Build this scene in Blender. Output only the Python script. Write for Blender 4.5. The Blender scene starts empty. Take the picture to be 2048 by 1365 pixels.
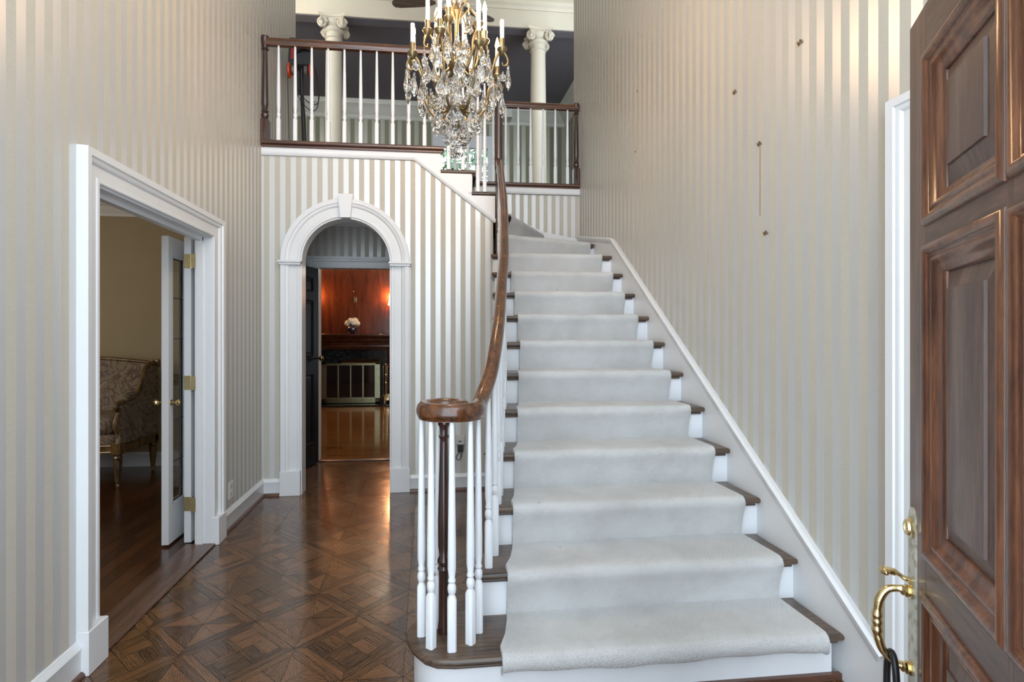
import bpy, math, random
from mathutils import Vector, Matrix
from math import sin, cos, pi, radians, hypot, atan2, exp, sqrt
random.seed(7)
SC = bpy.context.scene
COL = SC.collection
# ---------------------------------------------------------------- camera, world, exposure
EYE = 1.349
FPX = 1045.0
YAW = math.atan(113.3 / 1045.0)
cam_d = bpy.data.cameras.new('camera')
cam_d.sensor_width = 36.0
cam_d.lens = FPX / 2048 * 36
cam_d.shift_x = (1024 - 967.3) / 2048
cam_d.shift_y = -(682.5 - 669) / 2048
cam_d.clip_start = 0.05
cam = bpy.data.objects.new('camera', cam_d)
COL.objects.link(cam)
cam.location = (0, 0, EYE)
cam.rotation_euler = (pi / 2, 0, -YAW)
SC.camera = cam
SC.view_settings.view_transform = 'Standard'
SC.view_settings.look = 'None'
SC.view_settings.gamma = 1
SC.view_settings.use_curve_mapping = False
SC.view_settings.exposure = 1.3
SC.cycles.use_denoising = True
SC.cycles.max_bounces = 10
SC.cycles.diffuse_bounces = 6
SC.cycles.glossy_bounces = 4
SC.cycles.transmission_bounces = 8
SC.cycles.transparent_max_bounces = 8
SC.cycles.sample_clamp_indirect = 6
SC.cycles.caustics_reflective = False
SC.cycles.caustics_refractive = False
world = bpy.data.worlds.new('daylight')
SC.world = world
world.use_nodes = True
bg = world.node_tree.nodes['Background']
bg.inputs[0].default_value = (0.80, 0.905, 1.0, 1)
bg.inputs[1].default_value = 1.85
# ---------------------------------------------------------------- helpers
WM = {}


class MB:
    """mesh builder"""

    def __init__(s):
        s.v = []; s.f = []; s.m = []; s.uv = None; s.t = None

    def add(s, vs, fs, mi=0):
        o = len(s.v)
        s.v += [tuple(p) for p in vs]
        for f in fs:
            s.f.append([i + o for i in f]); s.m.append(mi)
        return s

    def box(s, x0, x1, y0, y1, z0, z1, mi=0):
        vs = [(x, y, z) for z in (z0, z1) for y in (y0, y1) for x in (x0, x1)]
        return s.add(vs, [(0, 2, 3, 1), (4, 5, 7, 6), (0, 1, 5, 4), (2, 6, 7, 3), (0, 4, 6, 2), (1, 3, 7, 5)], mi)

    def bbox(s, x0, x1, y0, y1, z0, z1, b=.004, mi=0):
        """box with chamfered vertical and horizontal edges (three stacked rings)"""
        def ring(i, z): return [(x0 + i, y0 + i, z), (x1 - i, y0 + i, z), (x1 - i, y1 - i, z), (x0 + i, y1 - i, z)]
        return s.loft([ring(b, z0), ring(0, z0 + b), ring(0, z1 - b), ring(b, z1)], True, True, mi)

    def loft(s, rings, closed=True, caps=True, mi=0):
        n = len(rings[0]); vs = [p for r in rings for p in r]; fs = []
        for i in range(len(rings) - 1):
            for j in range(n if closed else n - 1):
                k = (j + 1) % n
                fs.append((i * n + j, i * n + k, (i + 1) * n + k, (i + 1) * n + j))
        if caps:
            fs.append(tuple(range(n - 1, -1, -1)))
            fs.append(tuple((len(rings) - 1) * n + j for j in range(n)))
        return s.add(vs, fs, mi)

    def lathe(s, prof, cx=0, cy=0, n=20, z0=0, mi=0, sq=()):
        rings = []
        for i, (r, z) in enumerate(prof):
            if i in sq:
                ring = []
                for j in range(n):
                    a = 2 * pi * (j + .5) / n
                    k = max(abs(cos(a)), abs(sin(a)))
                    ring.append((cx + r * cos(a) / k, cy + r * sin(a) / k, z0 + z))
            else:
                ring = [(cx + r * cos(2 * pi * (j + .5) / n), cy + r * sin(2 * pi * (j + .5) / n), z0 + z) for j in range(n)]
            rings.append(ring)
        return s.loft(rings, True, True, mi)

    def prism(s, poly, a, b, ax='z', mi=0):
        """extrude a 2d polygon; ax names the extrusion axis"""
        def P(p, h):
            return {'z': (p[0], p[1], h), 'x': (h, p[0], p[1]), 'y': (p[0], h, p[1])}[ax]
        return s.loft([[P(p, a) for p in poly], [P(p, b) for p in poly]], True, True, mi)

    def slab(s, poly, z0, z1, r=.01, n=3, mi=0):
        """horizontal board with rounded edge all round"""
        rings = []
        h = z1 - z0; r = min(r, h / 2)
        for i in range(n + 1):
            a = pi / 2 * i / n
            rings.append([(x, y, z0 + r - r * cos(a)) for x, y in inset(poly, r - r * sin(a))])
        for i in range(n + 1):
            a = pi / 2 * i / n
            rings.append([(x, y, z1 - r + r * sin(a)) for x, y in inset(poly, r - r * cos(a))])
        return s.loft(rings, True, True, mi)

    def tube(s, pts, rad, n=8, caps=True, mi=0):
        pts = [Vector(p) for p in pts]
        up = Vector((0, 0, 1)); rings = []
        t0 = (pts[1] - pts[0]).normalized()
        u = t0.cross(up)
        if u.length < .05: u = t0.cross(Vector((1, 0, 0)))
        u.normalize()
        for i, p in enumerate(pts):
            t = (pts[min(i + 1, len(pts) - 1)] - pts[max(i - 1, 0)]).normalized()
            u = (u - t * u.dot(t)); u.normalize()
            w = t.cross(u)
            r = rad[i] if isinstance(rad, (list, tuple)) else rad
            rings.append([tuple(p + (u * cos(2 * pi * j / n) + w * sin(2 * pi * j / n)) * r) for j in range(n)])
        return s.loft(rings, True, caps, mi)

    def sweep(s, path, prof, to3, closed=False, caps=True, mi=0):
        """sweep profile (u outward-left of path, w up) along a 2d path with mitred corners"""
        n = len(path); rings = []
        for i, p in enumerate(path):
            a = path[i - 1] if (i > 0 or closed) else None
            b = path[(i + 1) % n] if (i < n - 1 or closed) else None
            def nrm(q, r):
                l = hypot(r[0] - q[0], r[1] - q[1]); return (-(r[1] - q[1]) / l, (r[0] - q[0]) / l)
            if a is None: m = nrm(p, b)
            elif b is None: m = nrm(a, p)
            else:
                n1, n2 = nrm(a, p), nrm(p, b)
                d = 1 + n1[0] * n2[0] + n1[1] * n2[1]
                m = ((n1[0] + n2[0]) / d, (n1[1] + n2[1]) / d)
            rings.append([to3(p[0] + m[0] * u, p[1] + m[1] * u, w) for u, w in prof])
        if closed: rings.append(rings[0])
        return s.loft(rings, True, caps and not closed, mi)

    def rail(s, pts, prof, side=None, caps=True, mi=0):
        """sweep profile (side, up) along a 3d curve keeping the side vector horizontal"""
        pts = [Vector(p) for p in pts]; rings = []; last = None
        for i, p in enumerate(pts):
            t = (pts[min(i + 1, len(pts) - 1)] - pts[max(i - 1, 0)]).normalized()
            sv = Vector(side[i]) if side else Vector((t.y, -t.x, 0))
            sv.normalize(); uv = sv.cross(t).normalized()
            rings.append([tuple(p + sv * a + uv * b) for a, b in prof])
        return s.loft(rings, True, caps, mi)


def inset(poly, d):
    n = len(poly)
    area = sum(poly[i][0] * poly[(i + 1) % n][1] - poly[(i + 1) % n][0] * poly[i][1] for i in range(n))
    sg = 1 if area > 0 else -1
    out = []
    for i in range(n):
        a, p, b = poly[i - 1], poly[i], poly[(i + 1) % n]
        def nrm(q, r):
            l = hypot(r[0] - q[0], r[1] - q[1]) or 1e-9; return (-(r[1] - q[1]) / l * sg, (r[0] - q[0]) / l * sg)
        n1, n2 = nrm(a, p), nrm(p, b)
        k = max(.3, 1 + n1[0] * n2[0] + n1[1] * n2[1])
        out.append((p[0] + (n1[0] + n2[0]) / k * d, p[1] + (n1[1] + n2[1]) / k * d))
    return out


def setp(o, label=None, cat=None, group=None, kind=None):
    for k, v in (('label', label), ('category', cat), ('group', group), ('kind', kind)):
        if v: o[k] = v
    return o


def mk(name, mb, mat, parent=None, label=None, cat=None, group=None, kind=None, smooth=35, local=False, fix=True):
    me = bpy.data.meshes.new(name)
    vs = [Vector(v) for v in mb.v]
    if parent is not None:
        off = Matrix.Identity(4)
        if not local:
            inv = WM[parent.name].inverted()
            vs = [inv @ v for v in vs]
        W = WM[parent.name].copy()
    else:
        lo = [min(v[i] for v in vs) for i in range(3)]; hi = [max(v[i] for v in vs) for i in range(3)]
        o3 = Vector(((lo[0] + hi[0]) / 2, (lo[1] + hi[1]) / 2, lo[2]))
        vs = [v - o3 for v in vs]
        W = Matrix.Translation(o3)
    me.from_pydata([tuple(v) for v in vs], [], mb.f)
    if fix:
        import bmesh
        bm = bmesh.new(); bm.from_mesh(me)
        bmesh.ops.recalc_face_normals(bm, faces=bm.faces)
        bm.to_mesh(me); bm.free()
    mats = mat if isinstance(mat, (list, tuple)) else [mat]
    for m in mats: me.materials.append(m)
    if len(mats) > 1: me.polygons.foreach_set('material_index', mb.m)
    if smooth:
        me.polygons.foreach_set('use_smooth', [True] * len(me.polygons))
        me.set_sharp_from_angle(angle=radians(smooth))
    me.update()
    o = bpy.data.objects.new(name, me)
    COL.objects.link(o)
    if parent is not None: o.parent = parent
    else: o.location = o3
    WM[o.name] = W
    setp(o, label, cat, group, kind)
    return o


def thing(name, loc, label, cat, group=None, rotz=0, kind=None):
    o = bpy.data.objects.new(name, None); COL.objects.link(o)
    o.location = loc; o.rotation_euler = (0, 0, rotz); o.empty_display_size = .1
    WM[o.name] = Matrix.Translation(loc) @ Matrix.Rotation(rotz, 4, 'Z')
    return setp(o, label, cat, group, kind)


def dup(o, name, dx, parent):
    c = o.copy(); c.name = name; COL.objects.link(c); c.parent = parent
    c.location = Vector(o.location) + Vector(dx); WM[c.name] = WM[parent.name].copy()
    return c

# ---------------------------------------------------------------- materials


def newmat(name):
    m = bpy.data.materials.new(name); m.use_nodes = True
    nt = m.node_tree; b = nt.nodes['Principled BSDF']
    return m, nt, b


def N(nt, t, **k):
    n = nt.nodes.new(t)
    for a, v in k.items():
        if a.startswith('i_'):
            key = a[2:]; n.inputs[int(key) if key.isdigit() else key.replace('_', ' ')].default_value = v
        else: setattr(n, a, v)
    return n


def ramp(nt, fac, stops):
    r = nt.nodes.new('ShaderNodeValToRGB')
    while len(r.color_ramp.elements) < len(stops): r.color_ramp.elements.new(.5)
    for e, (p, c) in zip(r.color_ramp.elements, stops):
        e.position = p; e.color = (*c, 1) if len(c) == 3 else c
    nt.links.new(fac, r.inputs[0]); return r


def paint(name, c, rough=.45, var=.04, scale=6, bump=.02, spec=.5, metal=0, coat=0):
    m, nt, b = newmat(name)
    tc = N(nt, 'ShaderNodeNewGeometry')
    no = N(nt, 'ShaderNodeTexNoise', i_Scale=scale, i_Detail=4)
    nt.links.new(tc.outputs['Position'], no.inputs['Vector'])
    lo = tuple(x * (1 - var) for x in c); hi = tuple(min(1, x * (1 + var)) for x in c)
    r = ramp(nt, no.outputs[0], [(.3, lo), (.7, hi)])
    nt.links.new(r.outputs[0], b.inputs['Base Color'])
    b.inputs['Roughness'].default_value = rough
    b.inputs['Metallic'].default_value = metal
    b.inputs['Specular IOR Level'].default_value = spec
    b.inputs['Coat Weight'].default_value = coat
    if bump:
        n2 = N(nt, 'ShaderNodeTexNoise', i_Scale=scale * 12, i_Detail=3)
        nt.links.new(tc.outputs['Position'], n2.inputs['Vector'])
        bp = N(nt, 'ShaderNodeBump', i_Strength=bump, i_Distance=.01)
        nt.links.new(n2.outputs[0], bp.inputs['Height'])
        nt.links.new(bp.outputs[0], b.inputs['Normal'])
    return m


def wood(name, dark, light, axis='y', rough=.3, stretch=14, scale=9, coat=.3, bump=.12, spec=.5, pores=True):
    m, nt, b = newmat(name)
    g = N(nt, 'ShaderNodeTexCoord')
    mp = N(nt, 'ShaderNodeMapping')
    sc = {'x': (1, stretch, stretch), 'y': (stretch, 1, stretch), 'z': (stretch, stretch, 1)}[axis]
    mp.inputs['Scale'].default_value = sc
    nt.links.new(g.outputs['Object'], mp.inputs['Vector'])
    n1 = N(nt, 'ShaderNodeTexNoise', i_Scale=scale * .35, i_Detail=6, i_Roughness=.65, i_Distortion=.6)
    nt.links.new(mp.outputs[0], n1.inputs['Vector'])
    n2 = N(nt, 'ShaderNodeTexNoise', i_Scale=scale * 2.2, i_Detail=5, i_Roughness=.7)
    nt.links.new(mp.outputs[0], n2.inputs['Vector'])
    mx = N(nt, 'ShaderNodeMath', operation='ADD')
    h = N(nt, 'ShaderNodeMath', operation='MULTIPLY', i_1=.5)
    nt.links.new(n1.outputs[0], mx.inputs[0]); nt.links.new(n2.outputs[0], h.inputs[0]); nt.links.new(h.outputs[0], mx.inputs[1])
    r = ramp(nt, mx.outputs[0], [(.55, dark), (.78, tuple((a + c) / 2 for a, c in zip(dark, light))), (.95, light)])
    nt.links.new(r.outputs[0], b.inputs['Base Color'])
    b.inputs['Roughness'].default_value = rough
    b.inputs['Coat Weight'].default_value = coat
    b.inputs['Coat Roughness'].default_value = .15
    b.inputs['Specular IOR Level'].default_value = spec
    bp = N(nt, 'ShaderNodeBump', i_Strength=bump, i_Distance=.003)
    nt.links.new(n2.outputs[0], bp.inputs['Height']); nt.links.new(bp.outputs[0], b.inputs['Normal'])
    return m


def stripes(name, axis, ca, cb, pitch=.0866, phase=0.0, ra=.7, rb=.36):
    """vertical striped wallpaper: matt bands ca and satin bands cb"""
    m, nt, b = newmat(name)
    g = N(nt, 'ShaderNodeNewGeometry'); s = N(nt, 'ShaderNodeSeparateXYZ')
    nt.links.new(g.outputs['Position'], s.inputs[0])
    a = N(nt, 'ShaderNodeMath', operation='ADD', i_1=phase + 100 * pitch)
    nt.links.new(s.outputs['XYZ'.index(axis.upper())], a.inputs[0])
    d = N(nt, 'ShaderNodeMath', operation='DIVIDE', i_1=pitch); nt.links.new(a.outputs[0], d.inputs[0])
    fr = N(nt, 'ShaderNodeMath', operation='FRACT'); nt.links.new(d.outputs[0], fr.inputs[0])
    gt = N(nt, 'ShaderNodeMath', operation='GREATER_THAN', i_1=.5); nt.links.new(fr.outputs[0], gt.inputs[0])
    # faint linen texture of the matt band
    mp = N(nt, 'ShaderNodeMapping'); mp.inputs['Scale'].default_value = (30, 30, 220)
    nt.links.new(g.outputs['Position'], mp.inputs[0])
    no = N(nt, 'ShaderNodeTexNoise', i_Scale=1.2, i_Detail=3); nt.links.new(mp.outputs[0], no.inputs[0])
    r = ramp(nt, no.outputs[0], [(.3, tuple(x * .95 for x in ca)), (.7, tuple(min(1, x * 1.04) for x in ca))])
    mx = N(nt, 'ShaderNodeMix', data_type='RGBA')
    nt.links.new(gt.outputs[0], mx.inputs[0]); nt.links.new(r.outputs[0], mx.inputs[6]); mx.inputs[7].default_value = (*cb, 1)
    nt.links.new(mx.outputs[2], b.inputs['Base Color'])
    mr = N(nt, 'ShaderNodeMapRange', i_3=ra, i_4=rb); nt.links.new(gt.outputs[0], mr.inputs[0])
    nt.links.new(mr.outputs[0], b.inputs['Roughness'])
    ms = N(nt, 'ShaderNodeMapRange', i_3=0, i_4=.36); nt.links.new(gt.outputs[0], ms.inputs[0])
    nt.links.new(ms.outputs[0], b.inputs['Metallic'])
    return m


def metal(name, c, rough=.25):
    m = paint(name, c, rough, .12, 20, .05, .5, 1.0); return m


def emit(name, c, s):
    m, nt, b = newmat(name)
    b.inputs['Base Color'].default_value = (*c, 1)
    b.inputs['Emission Color'].default_value = (*c, 1); b.inputs['Emission Strength'].default_value = s
    return m


def glass(name, c=(1, 1, 1), rough=0.0, ior=1.5, trans=1.0):
    m, nt, b = newmat(name)
    b.inputs['Base Color'].default_value = (*c, 1); b.inputs['Roughness'].default_value = rough
    b.inputs['IOR'].default_value = ior; b.inputs['Transmission Weight'].default_value = trans
    return m


CA = (.485, .462, .400); CB = (.585, .588, .58)
M = {}
M['paper_x'] = stripes('wallpaper_back', 'x', CA, CB, phase=1.37 - .015)
M['paper_y'] = stripes('wallpaper_sides', 'y', CA, CB, phase=.037)
M['white'] = paint('white_trim_paint', (.70, .715, .73), .32, .015, 3, .01, .5)
M['white2'] = paint('white_riser_paint', (.74, .765, .80), .4, .02, 5, .02)
M['cream'] = paint('cream_paint', (.56, .505, .40), .45, .03, 4, .02)
M['ceil'] = paint('ceiling_white', (.75, .73, .69), .8, .02)
M['mauve'] = paint('mauve_ceiling_and_soffit_shade', (.155, .14, .155), .8, .03)  # the ceiling's own mauve, reused as shade colour on the beam soffit
M['rail'] = wood('mahogany_rail', (.022, .008, .004), (.17, .060, .020), 'y', .22, 10, 8, .5, .0)
M['railx'] = wood('mahogany_rail_long', (.026, .009, .004), (.16, .056, .018), 'x', .22, 10, 8, .6, .03)
M['newel'] = wood('mahogany_post', (.018, .008, .007), (.07, .024, .014), 'z', .22, 10, 8, .6, .03)
M['tread'] = wood('dark_oak_tread', (.022, .015, .012), (.16, .10, .062), 'x', .34, 22, 7, .25, .25)
M['shoe'] = wood('brown_shoe_moulding', (.05, .02, .012), (.15, .07, .045), 'x', .35, 14, 8, .2, .1)
M['brass'] = metal('polished_brass', (.80, .64, .35), .2)
M['hingeb'] = metal('hinge_brass', (.92, .82, .50), .38)
M['antique'] = metal('antique_brass', (.24, .18, .095), .3)
M['black'] = paint('black_plastic', (.012, .012, .014), .35, .1)
M['dark_glass'] = paint('dark_fire_glass', (.01, .012, .016), .06, .1, 3, 0, .8, 0, 1)


def carpet_mat():
    m, nt, b = newmat('pale_grey_wool_carpet')
    g = N(nt, 'ShaderNodeTexCoord')
    n = N(nt, 'ShaderNodeTexNoise', i_Scale=3.2, i_Detail=5, i_Roughness=.6); nt.links.new(g.outputs['Object'], n.inputs[0])
    r = ramp(nt, n.outputs[0], [(.3, (.55, .55, .54)), (.55, (.64, .645, .645)), (.75, (.69, .70, .705))])
    mp = N(nt, 'ShaderNodeMapping'); mp.inputs['Rotation'].default_value = (0, 0, radians(35)); mp.inputs['Scale'].default_value = (1, 1, 1)
    nt.links.new(g.outputs['UV'], mp.inputs[0])
    w1 = N(nt, 'ShaderNodeTexWave', i_Scale=46.0, i_Distortion=1.0); nt.links.new(mp.outputs[0], w1.inputs[0])
    mp2 = N(nt, 'ShaderNodeMapping'); mp2.inputs['Rotation'].default_value = (0, 0, radians(-62))
    nt.links.new(g.outputs['UV'], mp2.inputs[0])
    w2 = N(nt, 'ShaderNodeTexWave', i_Scale=46.0, i_Distortion=1.0); nt.links.new(mp2.outputs[0], w2.inputs[0])
    mul = N(nt, 'ShaderNodeMath', operation='MULTIPLY'); nt.links.new(w1.outputs['Fac'], mul.inputs[0]); nt.links.new(w2.outputs['Fac'], mul.inputs[1])
    mx = N(nt, 'ShaderNodeMix', data_type='RGBA', blend_type='MULTIPLY'); mx.inputs[0].default_value = .7
    rr = ramp(nt, mul.outputs[0], [(0, (.70, .70, .70)), (.5, (1.1, 1.1, 1.1))])
    nt.links.new(r.outputs[0], mx.inputs[6]); nt.links.new(rr.outputs[0], mx.inputs[7])
    # small soiled spots
    vo = N(nt, 'ShaderNodeTexVoronoi', i_Scale=5.0); nt.links.new(g.outputs['Object'], vo.inputs[0])
    sp = ramp(nt, vo.outputs['Distance'], [(.012, (.55, .53, .5)), (.04, (1, 1, 1))])
    m3 = N(nt, 'ShaderNodeMix', data_type='RGBA', blend_type='MULTIPLY'); m3.inputs[0].default_value = 1
    nt.links.new(mx.outputs[2], m3.inputs[6]); nt.links.new(sp.outputs[0], m3.inputs[7])
    nt.links.new(m3.outputs[2], b.inputs['Base Color'])
    b.inputs['Roughness'].default_value = .95; b.inputs['Specular IOR Level'].default_value = .1
    b.inputs['Sheen Weight'].default_value = .15
    bp = N(nt, 'ShaderNodeBump', i_Strength=.55, i_Distance=.004); nt.links.new(mul.outputs[0], bp.inputs['Height'])
    nt.links.new(bp.outputs[0], b.inputs['Normal'])
    return m


M['carpet'] = carpet_mat()


def floor_mat(name, cd, cl, rough, ring=True, spec=.5, coat=.5):
    """boards: grain follows each piece's own uv, tint differs per piece"""
    m, nt, b = newmat(name)
    uv = N(nt, 'ShaderNodeUVMap')
    mp = N(nt, 'ShaderNodeMapping'); mp.inputs['Scale'].default_value = (1.0, 7, 1)
    nt.links.new(uv.outputs[0], mp.inputs[0])
    n1 = N(nt, 'ShaderNodeTexNoise', i_Scale=9, i_Detail=6, i_Roughness=.62, i_Distortion=1.6); nt.links.new(mp.outputs[0], n1.inputs[0])
    w = N(nt, 'ShaderNodeTexWave', wave_type='BANDS', bands_direction='Y', i_Scale=7.0, i_Distortion=7.0, i_Detail=3.0, i_Detail_Scale=1.5)
    mpw = N(nt, 'ShaderNodeMapping'); mpw.inputs['Scale'].default_value = (1.6, 6, 1)
    nt.links.new(uv.outputs[0], mpw.inputs[0]); nt.links.new(mpw.outputs[0], w.inputs[0])
    at = N(nt, 'ShaderNodeAttribute', attribute_name='tint')
    a1 = N(nt, 'ShaderNodeMath', operation='MULTIPLY_ADD', i_1=.44); nt.links.new(w.outputs['Fac'], a1.inputs[0])
    h = N(nt, 'ShaderNodeMath', operation='MULTIPLY', i_1=.75); nt.links.new(n1.outputs[0], h.inputs[0]); nt.links.new(h.outputs[0], a1.inputs[2])
    a2 = N(nt, 'ShaderNodeMath', operation='ADD'); nt.links.new(a1.outputs[0], a2.inputs[0])
    tt = N(nt, 'ShaderNodeMath', operation='MULTIPLY', i_1=.40); nt.links.new(at.outputs['Fac'], tt.inputs[0]); nt.links.new(tt.outputs[0], a2.inputs[1])
    mid = tuple(a * .45 + c * .55 for a, c in zip(cd, cl))
    r = ramp(nt, a2.outputs[0], [(.40, cd), (.78, mid), (1.0, cl)])
    nt.links.new(r.outputs[0], b.inputs['Base Color'])
    sm = N(nt, 'ShaderNodeTexNoise', i_Scale=2.3, i_Detail=3)
    gg = N(nt, 'ShaderNodeNewGeometry'); nt.links.new(gg.outputs['Position'], sm.inputs[0])
    mr = N(nt, 'ShaderNodeMapRange', i_1=.3, i_2=.7, i_3=rough * .8, i_4=rough * 1.35); nt.links.new(sm.outputs[0], mr.inputs[0])
    nt.links.new(mr.outputs[0], b.inputs['Roughness'])
    b.inputs['Specular IOR Level'].default_value = spec
    b.inputs['Coat Weight'].default_value = coat; b.inputs['Coat Roughness'].default_value = rough * .6
    bp = N(nt, 'ShaderNodeBump', i_Strength=.1, i_Distance=.002); nt.links.new(a1.outputs[0], bp.inputs['Height'])
    nt.links.new(bp.outputs[0], b.inputs['Normal']); 
    return m


M['parquet'] = floor_mat('oak_parquet', (.007, .0035, .002), (.19, .088, .036), .2)
M['planks'] = floor_mat('dark_plank_floor', (.012, .005, .003), (.10, .036, .013), .2)
M['lib_floor'] = floor_mat('amber_strip_floor', (.07, .022, .004), (.34, .125, .022), .12)

# ---------------------------------------------------------------- dimensions
XL, XR = -1.37, 1.635           # side walls
YB = 4.54                       # arch wall
RISE = .185
def YN(k): return 1.862 + .256 * (k - 1)     # nosing of tread k
FL2 = 16 * RISE
ZC = 5.95
YW = 5.66                       # where the tall side walls end upstairs
YV = 5.70                       # library / living back wall plane
YR = 5.50                       # rear face of stairwell

# ---------------------------------------------------------------- floors


def face_floor(name, polys, mat, label, cat='floor', base=None, **kw):
    """polys: list of (points, direction angle, tint)"""
    vs = []; fs = []; uvs = []; tints = []
    for pts, ang, tint in polys:
        o = len(vs); ca, sa = cos(ang), sin(ang); ou, ov = random.random() * 9, random.random() * 9
        for x, y in pts:
            vs.append((x, y, 0)); uvs.append((x * ca + y * sa + ou, -x * sa + y * ca + ov))
        fs.append(list(range(o, o + len(pts)))); tints.append(tint)
    me = bpy.data.meshes.new(name); me.from_pydata(vs, [], fs)
    ul = me.uv_layers.new(name='UVMap')
    for lp in me.loops: ul.data[lp.index].uv = uvs[lp.vertex_index]
    at = me.attributes.new('tint', 'FLOAT', 'FACE')
    for i, t in enumerate(tints): at.data[i].value = t
    me.materials.append(mat); me.update()
    o = bpy.data.objects.new(name, me); COL.objects.link(o); WM[o.name] = Matrix.Identity(4)
    setp(o, label, cat, None, 'structure')
    return o


def clip(poly, x0, x1, y0, y1):
    def cut(ps, f, t):
        out = []
        for i in range(len(ps)):
            a, b = ps[i], ps[(i + 1) % len(ps)]
            fa, fb = f(a), f(b)
            if fa >= 0: out.append(a)
            if (fa > 0 > fb) or (fa < 0 < fb):
                k = fa / (fa - fb); out.append((a[0] + (b[0] - a[0]) * k, a[1] + (b[1] - a[1]) * k))
        return out
    for f in (lambda p: p[0] - x0, lambda p: x1 - p[0], lambda p: p[1] - y0, lambda p: y1 - p[1]):
        poly = cut(poly, f, 0)
        if len(poly) < 3: return None
    a = abs(sum(poly[i][0] * poly[(i + 1) % len(poly)][1] - poly[(i + 1) % len(poly)][0] * poly[i][1] for i in range(len(poly))))
    return poly if a > 1e-5 else None


def parquet():
    q = .2355; out = []; S = q * sqrt(2)      # big diagonal block of side S on a 45 degree grid
    g = .0009
    def piece(pts, ang, tint):
        cx = sum(p[0] for p in pts) / len(pts); cy = sum(p[1] for p in pts) / len(pts)
        pp = inset(pts, g)
        # rotate 45 degrees and move to the room
        rp = [((x - y) / sqrt(2) - .80, (x + y) / sqrt(2) + 2.552) for x, y in pp]
        rp = clip(rp, XL, XR, -.5, YV)
        if rp: out.append((rp, ang + pi / 4, tint))
    R = random.random
    for i in range(-22, 26):
        for j in range(-22, 26):
            x, y = i * S, j * S
            X = (x - y) / sqrt(2) - .80; Y = (x + y) / sqrt(2) + 2.552
            if X < XL - .5 or X > XR + .5 or Y < -1 or Y > YV + .5: continue
            w = .036; a = S
            kind = (i + j) % 2
            # mitred frame strips
            F = [[(x, y), (x + a, y), (x + a - w, y + w), (x + w, y + w)], [(x + a, y), (x + a, y + a), (x + a - w, y + a - w), (x + a - w, y + w)],
                 [(x + a, y + a), (x, y + a), (x + w, y + a - w), (x + a - w, y + a - w)], [(x, y + a), (x, y), (x + w, y + w), (x + w, y + a - w)]]
            for k, f in enumerate(F): piece(f, (k % 2) * pi / 2, R() * .8)
            u0, u1, v0, v1 = x + w, x + a - w, y + w, y + a - w
            if kind == 0:
                hh = a / 2
                for p_ in range(2):
                    for q_ in range(2):
                        X0, Y0 = (u0, v0 + (0 if q_ == 0 else (v1 - v0) / 2)) if p_ == 0 else ((u0 + u1) / 2, v0 + (0 if q_ == 0 else (v1 - v0) / 2))
                        X1, Y1 = X0 + (u1 - u0) / 2, Y0 + (v1 - v0) / 2
                        st_w = .022
                        if (p_ + q_) % 2:
                            piece([(X0, Y0), (X1, Y0), (X1, Y0 + st_w), (X0, Y0 + st_w)], 0, R() * .5); Y0 += st_w
                            m_ = (X0 + X1) / 2
                            piece([(X0, Y0), (m_, Y0), (m_, Y1), (X0, Y1)], pi / 2, R()); piece([(m_, Y0), (X1, Y0), (X1, Y1), (m_, Y1)], pi / 2, R())
                        else:
                            piece([(X0, Y0), (X0 + st_w, Y0), (X0 + st_w, Y1), (X0, Y1)], pi / 2, R() * .5); X0 += st_w
                            m_ = (Y0 + Y1) / 2
                            piece([(X0, Y0), (X1, Y0), (X1, m_), (X0, m_)], 0, R()); piece([(X0, m_), (X1, m_), (X1, Y1), (X0, Y1)], 0, R())
            else:
                cx, cy = (u0 + u1) / 2, (v0 + v1) / 2; cs = .030
                # star: four triangles each split by a lath that runs to the centre
                cor = [(u0, v0), (u1, v0), (u1, v1), (u0, v1)]
                for k in range(4):
                    p, r = cor[k], cor[(k + 1) % 4]
                    mid = ((p[0] + r[0]) / 2, (p[1] + r[1]) / 2)
                    piece([p, mid, (cx, cy)], (k % 2) * pi / 2 + .5, R()); piece([mid, r, (cx, cy)], (k % 2) * pi / 2 - .5, R())
    return out


PQ = parquet()
floor_o = face_floor('floor', PQ, M['parquet'], 'dark oak parquet foyer floor of diagonal framed squares')
sub = MB().box(XL - .1, XR + .1, -.5, YV, -.06, -.0015)
mk('floor_base', sub, paint('dark_joint', (.008, .004, .003), .6), None, 'dark bed under the foyer parquet', 'floor', kind='structure')


def plank_floor(x0, x1, y0, y1, w, L, ang_axis='x'):
    out = []; r = random.Random(3)
    if ang_axis == 'x':
        y = y0
        while y < y1:
            x = x0 - r.random() * L
            while x < x1:
                l = L * (.6 + .8 * r.random())
                p = clip([(x + .0008, y + .0008), (x + l - .0008, y + .0008), (x + l - .0008, y + w - .0008), (x + .0008, y + w - .0008)], x0, x1, y0, y1)
                if p: out.append((p, 0, r.random() * .9))
                x += l
            y += w
    else:
        for p, a, t in plank_floor(y0, y1, x0, x1, w, L, 'x'): out.append(([(b, c) for c, b in p], pi / 2, t))
    return out


o = face_floor('floor', plank_floor(-5.6, XL - .09, .3, YV, .083, .9, 'y'), M['planks'], 'dark plank floor of the sitting room left of the foyer')
mk('floor_base', MB().box(-5.6, XL - .1, .3, YV, -.06, -.0015), paint('dark_joint2', (.006, .004, .003), .6), None, 'dark bed under the sitting room planks', 'floor', kind='structure')
o = face_floor('floor', plank_floor(-3.6, 1.5, YV, 10.6, .057, .8, 'x'), M['lib_floor'], 'glossy amber strip floor of the room beyond the arch')
mk('floor_base', MB().box(-3.6, 1.5, YV, 10.6, -.06, -.0015), paint('dark_joint3', (.01, .005, .003), .6), None, 'dark bed under the strip floor beyond the arch', 'floor', kind='structure')
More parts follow.
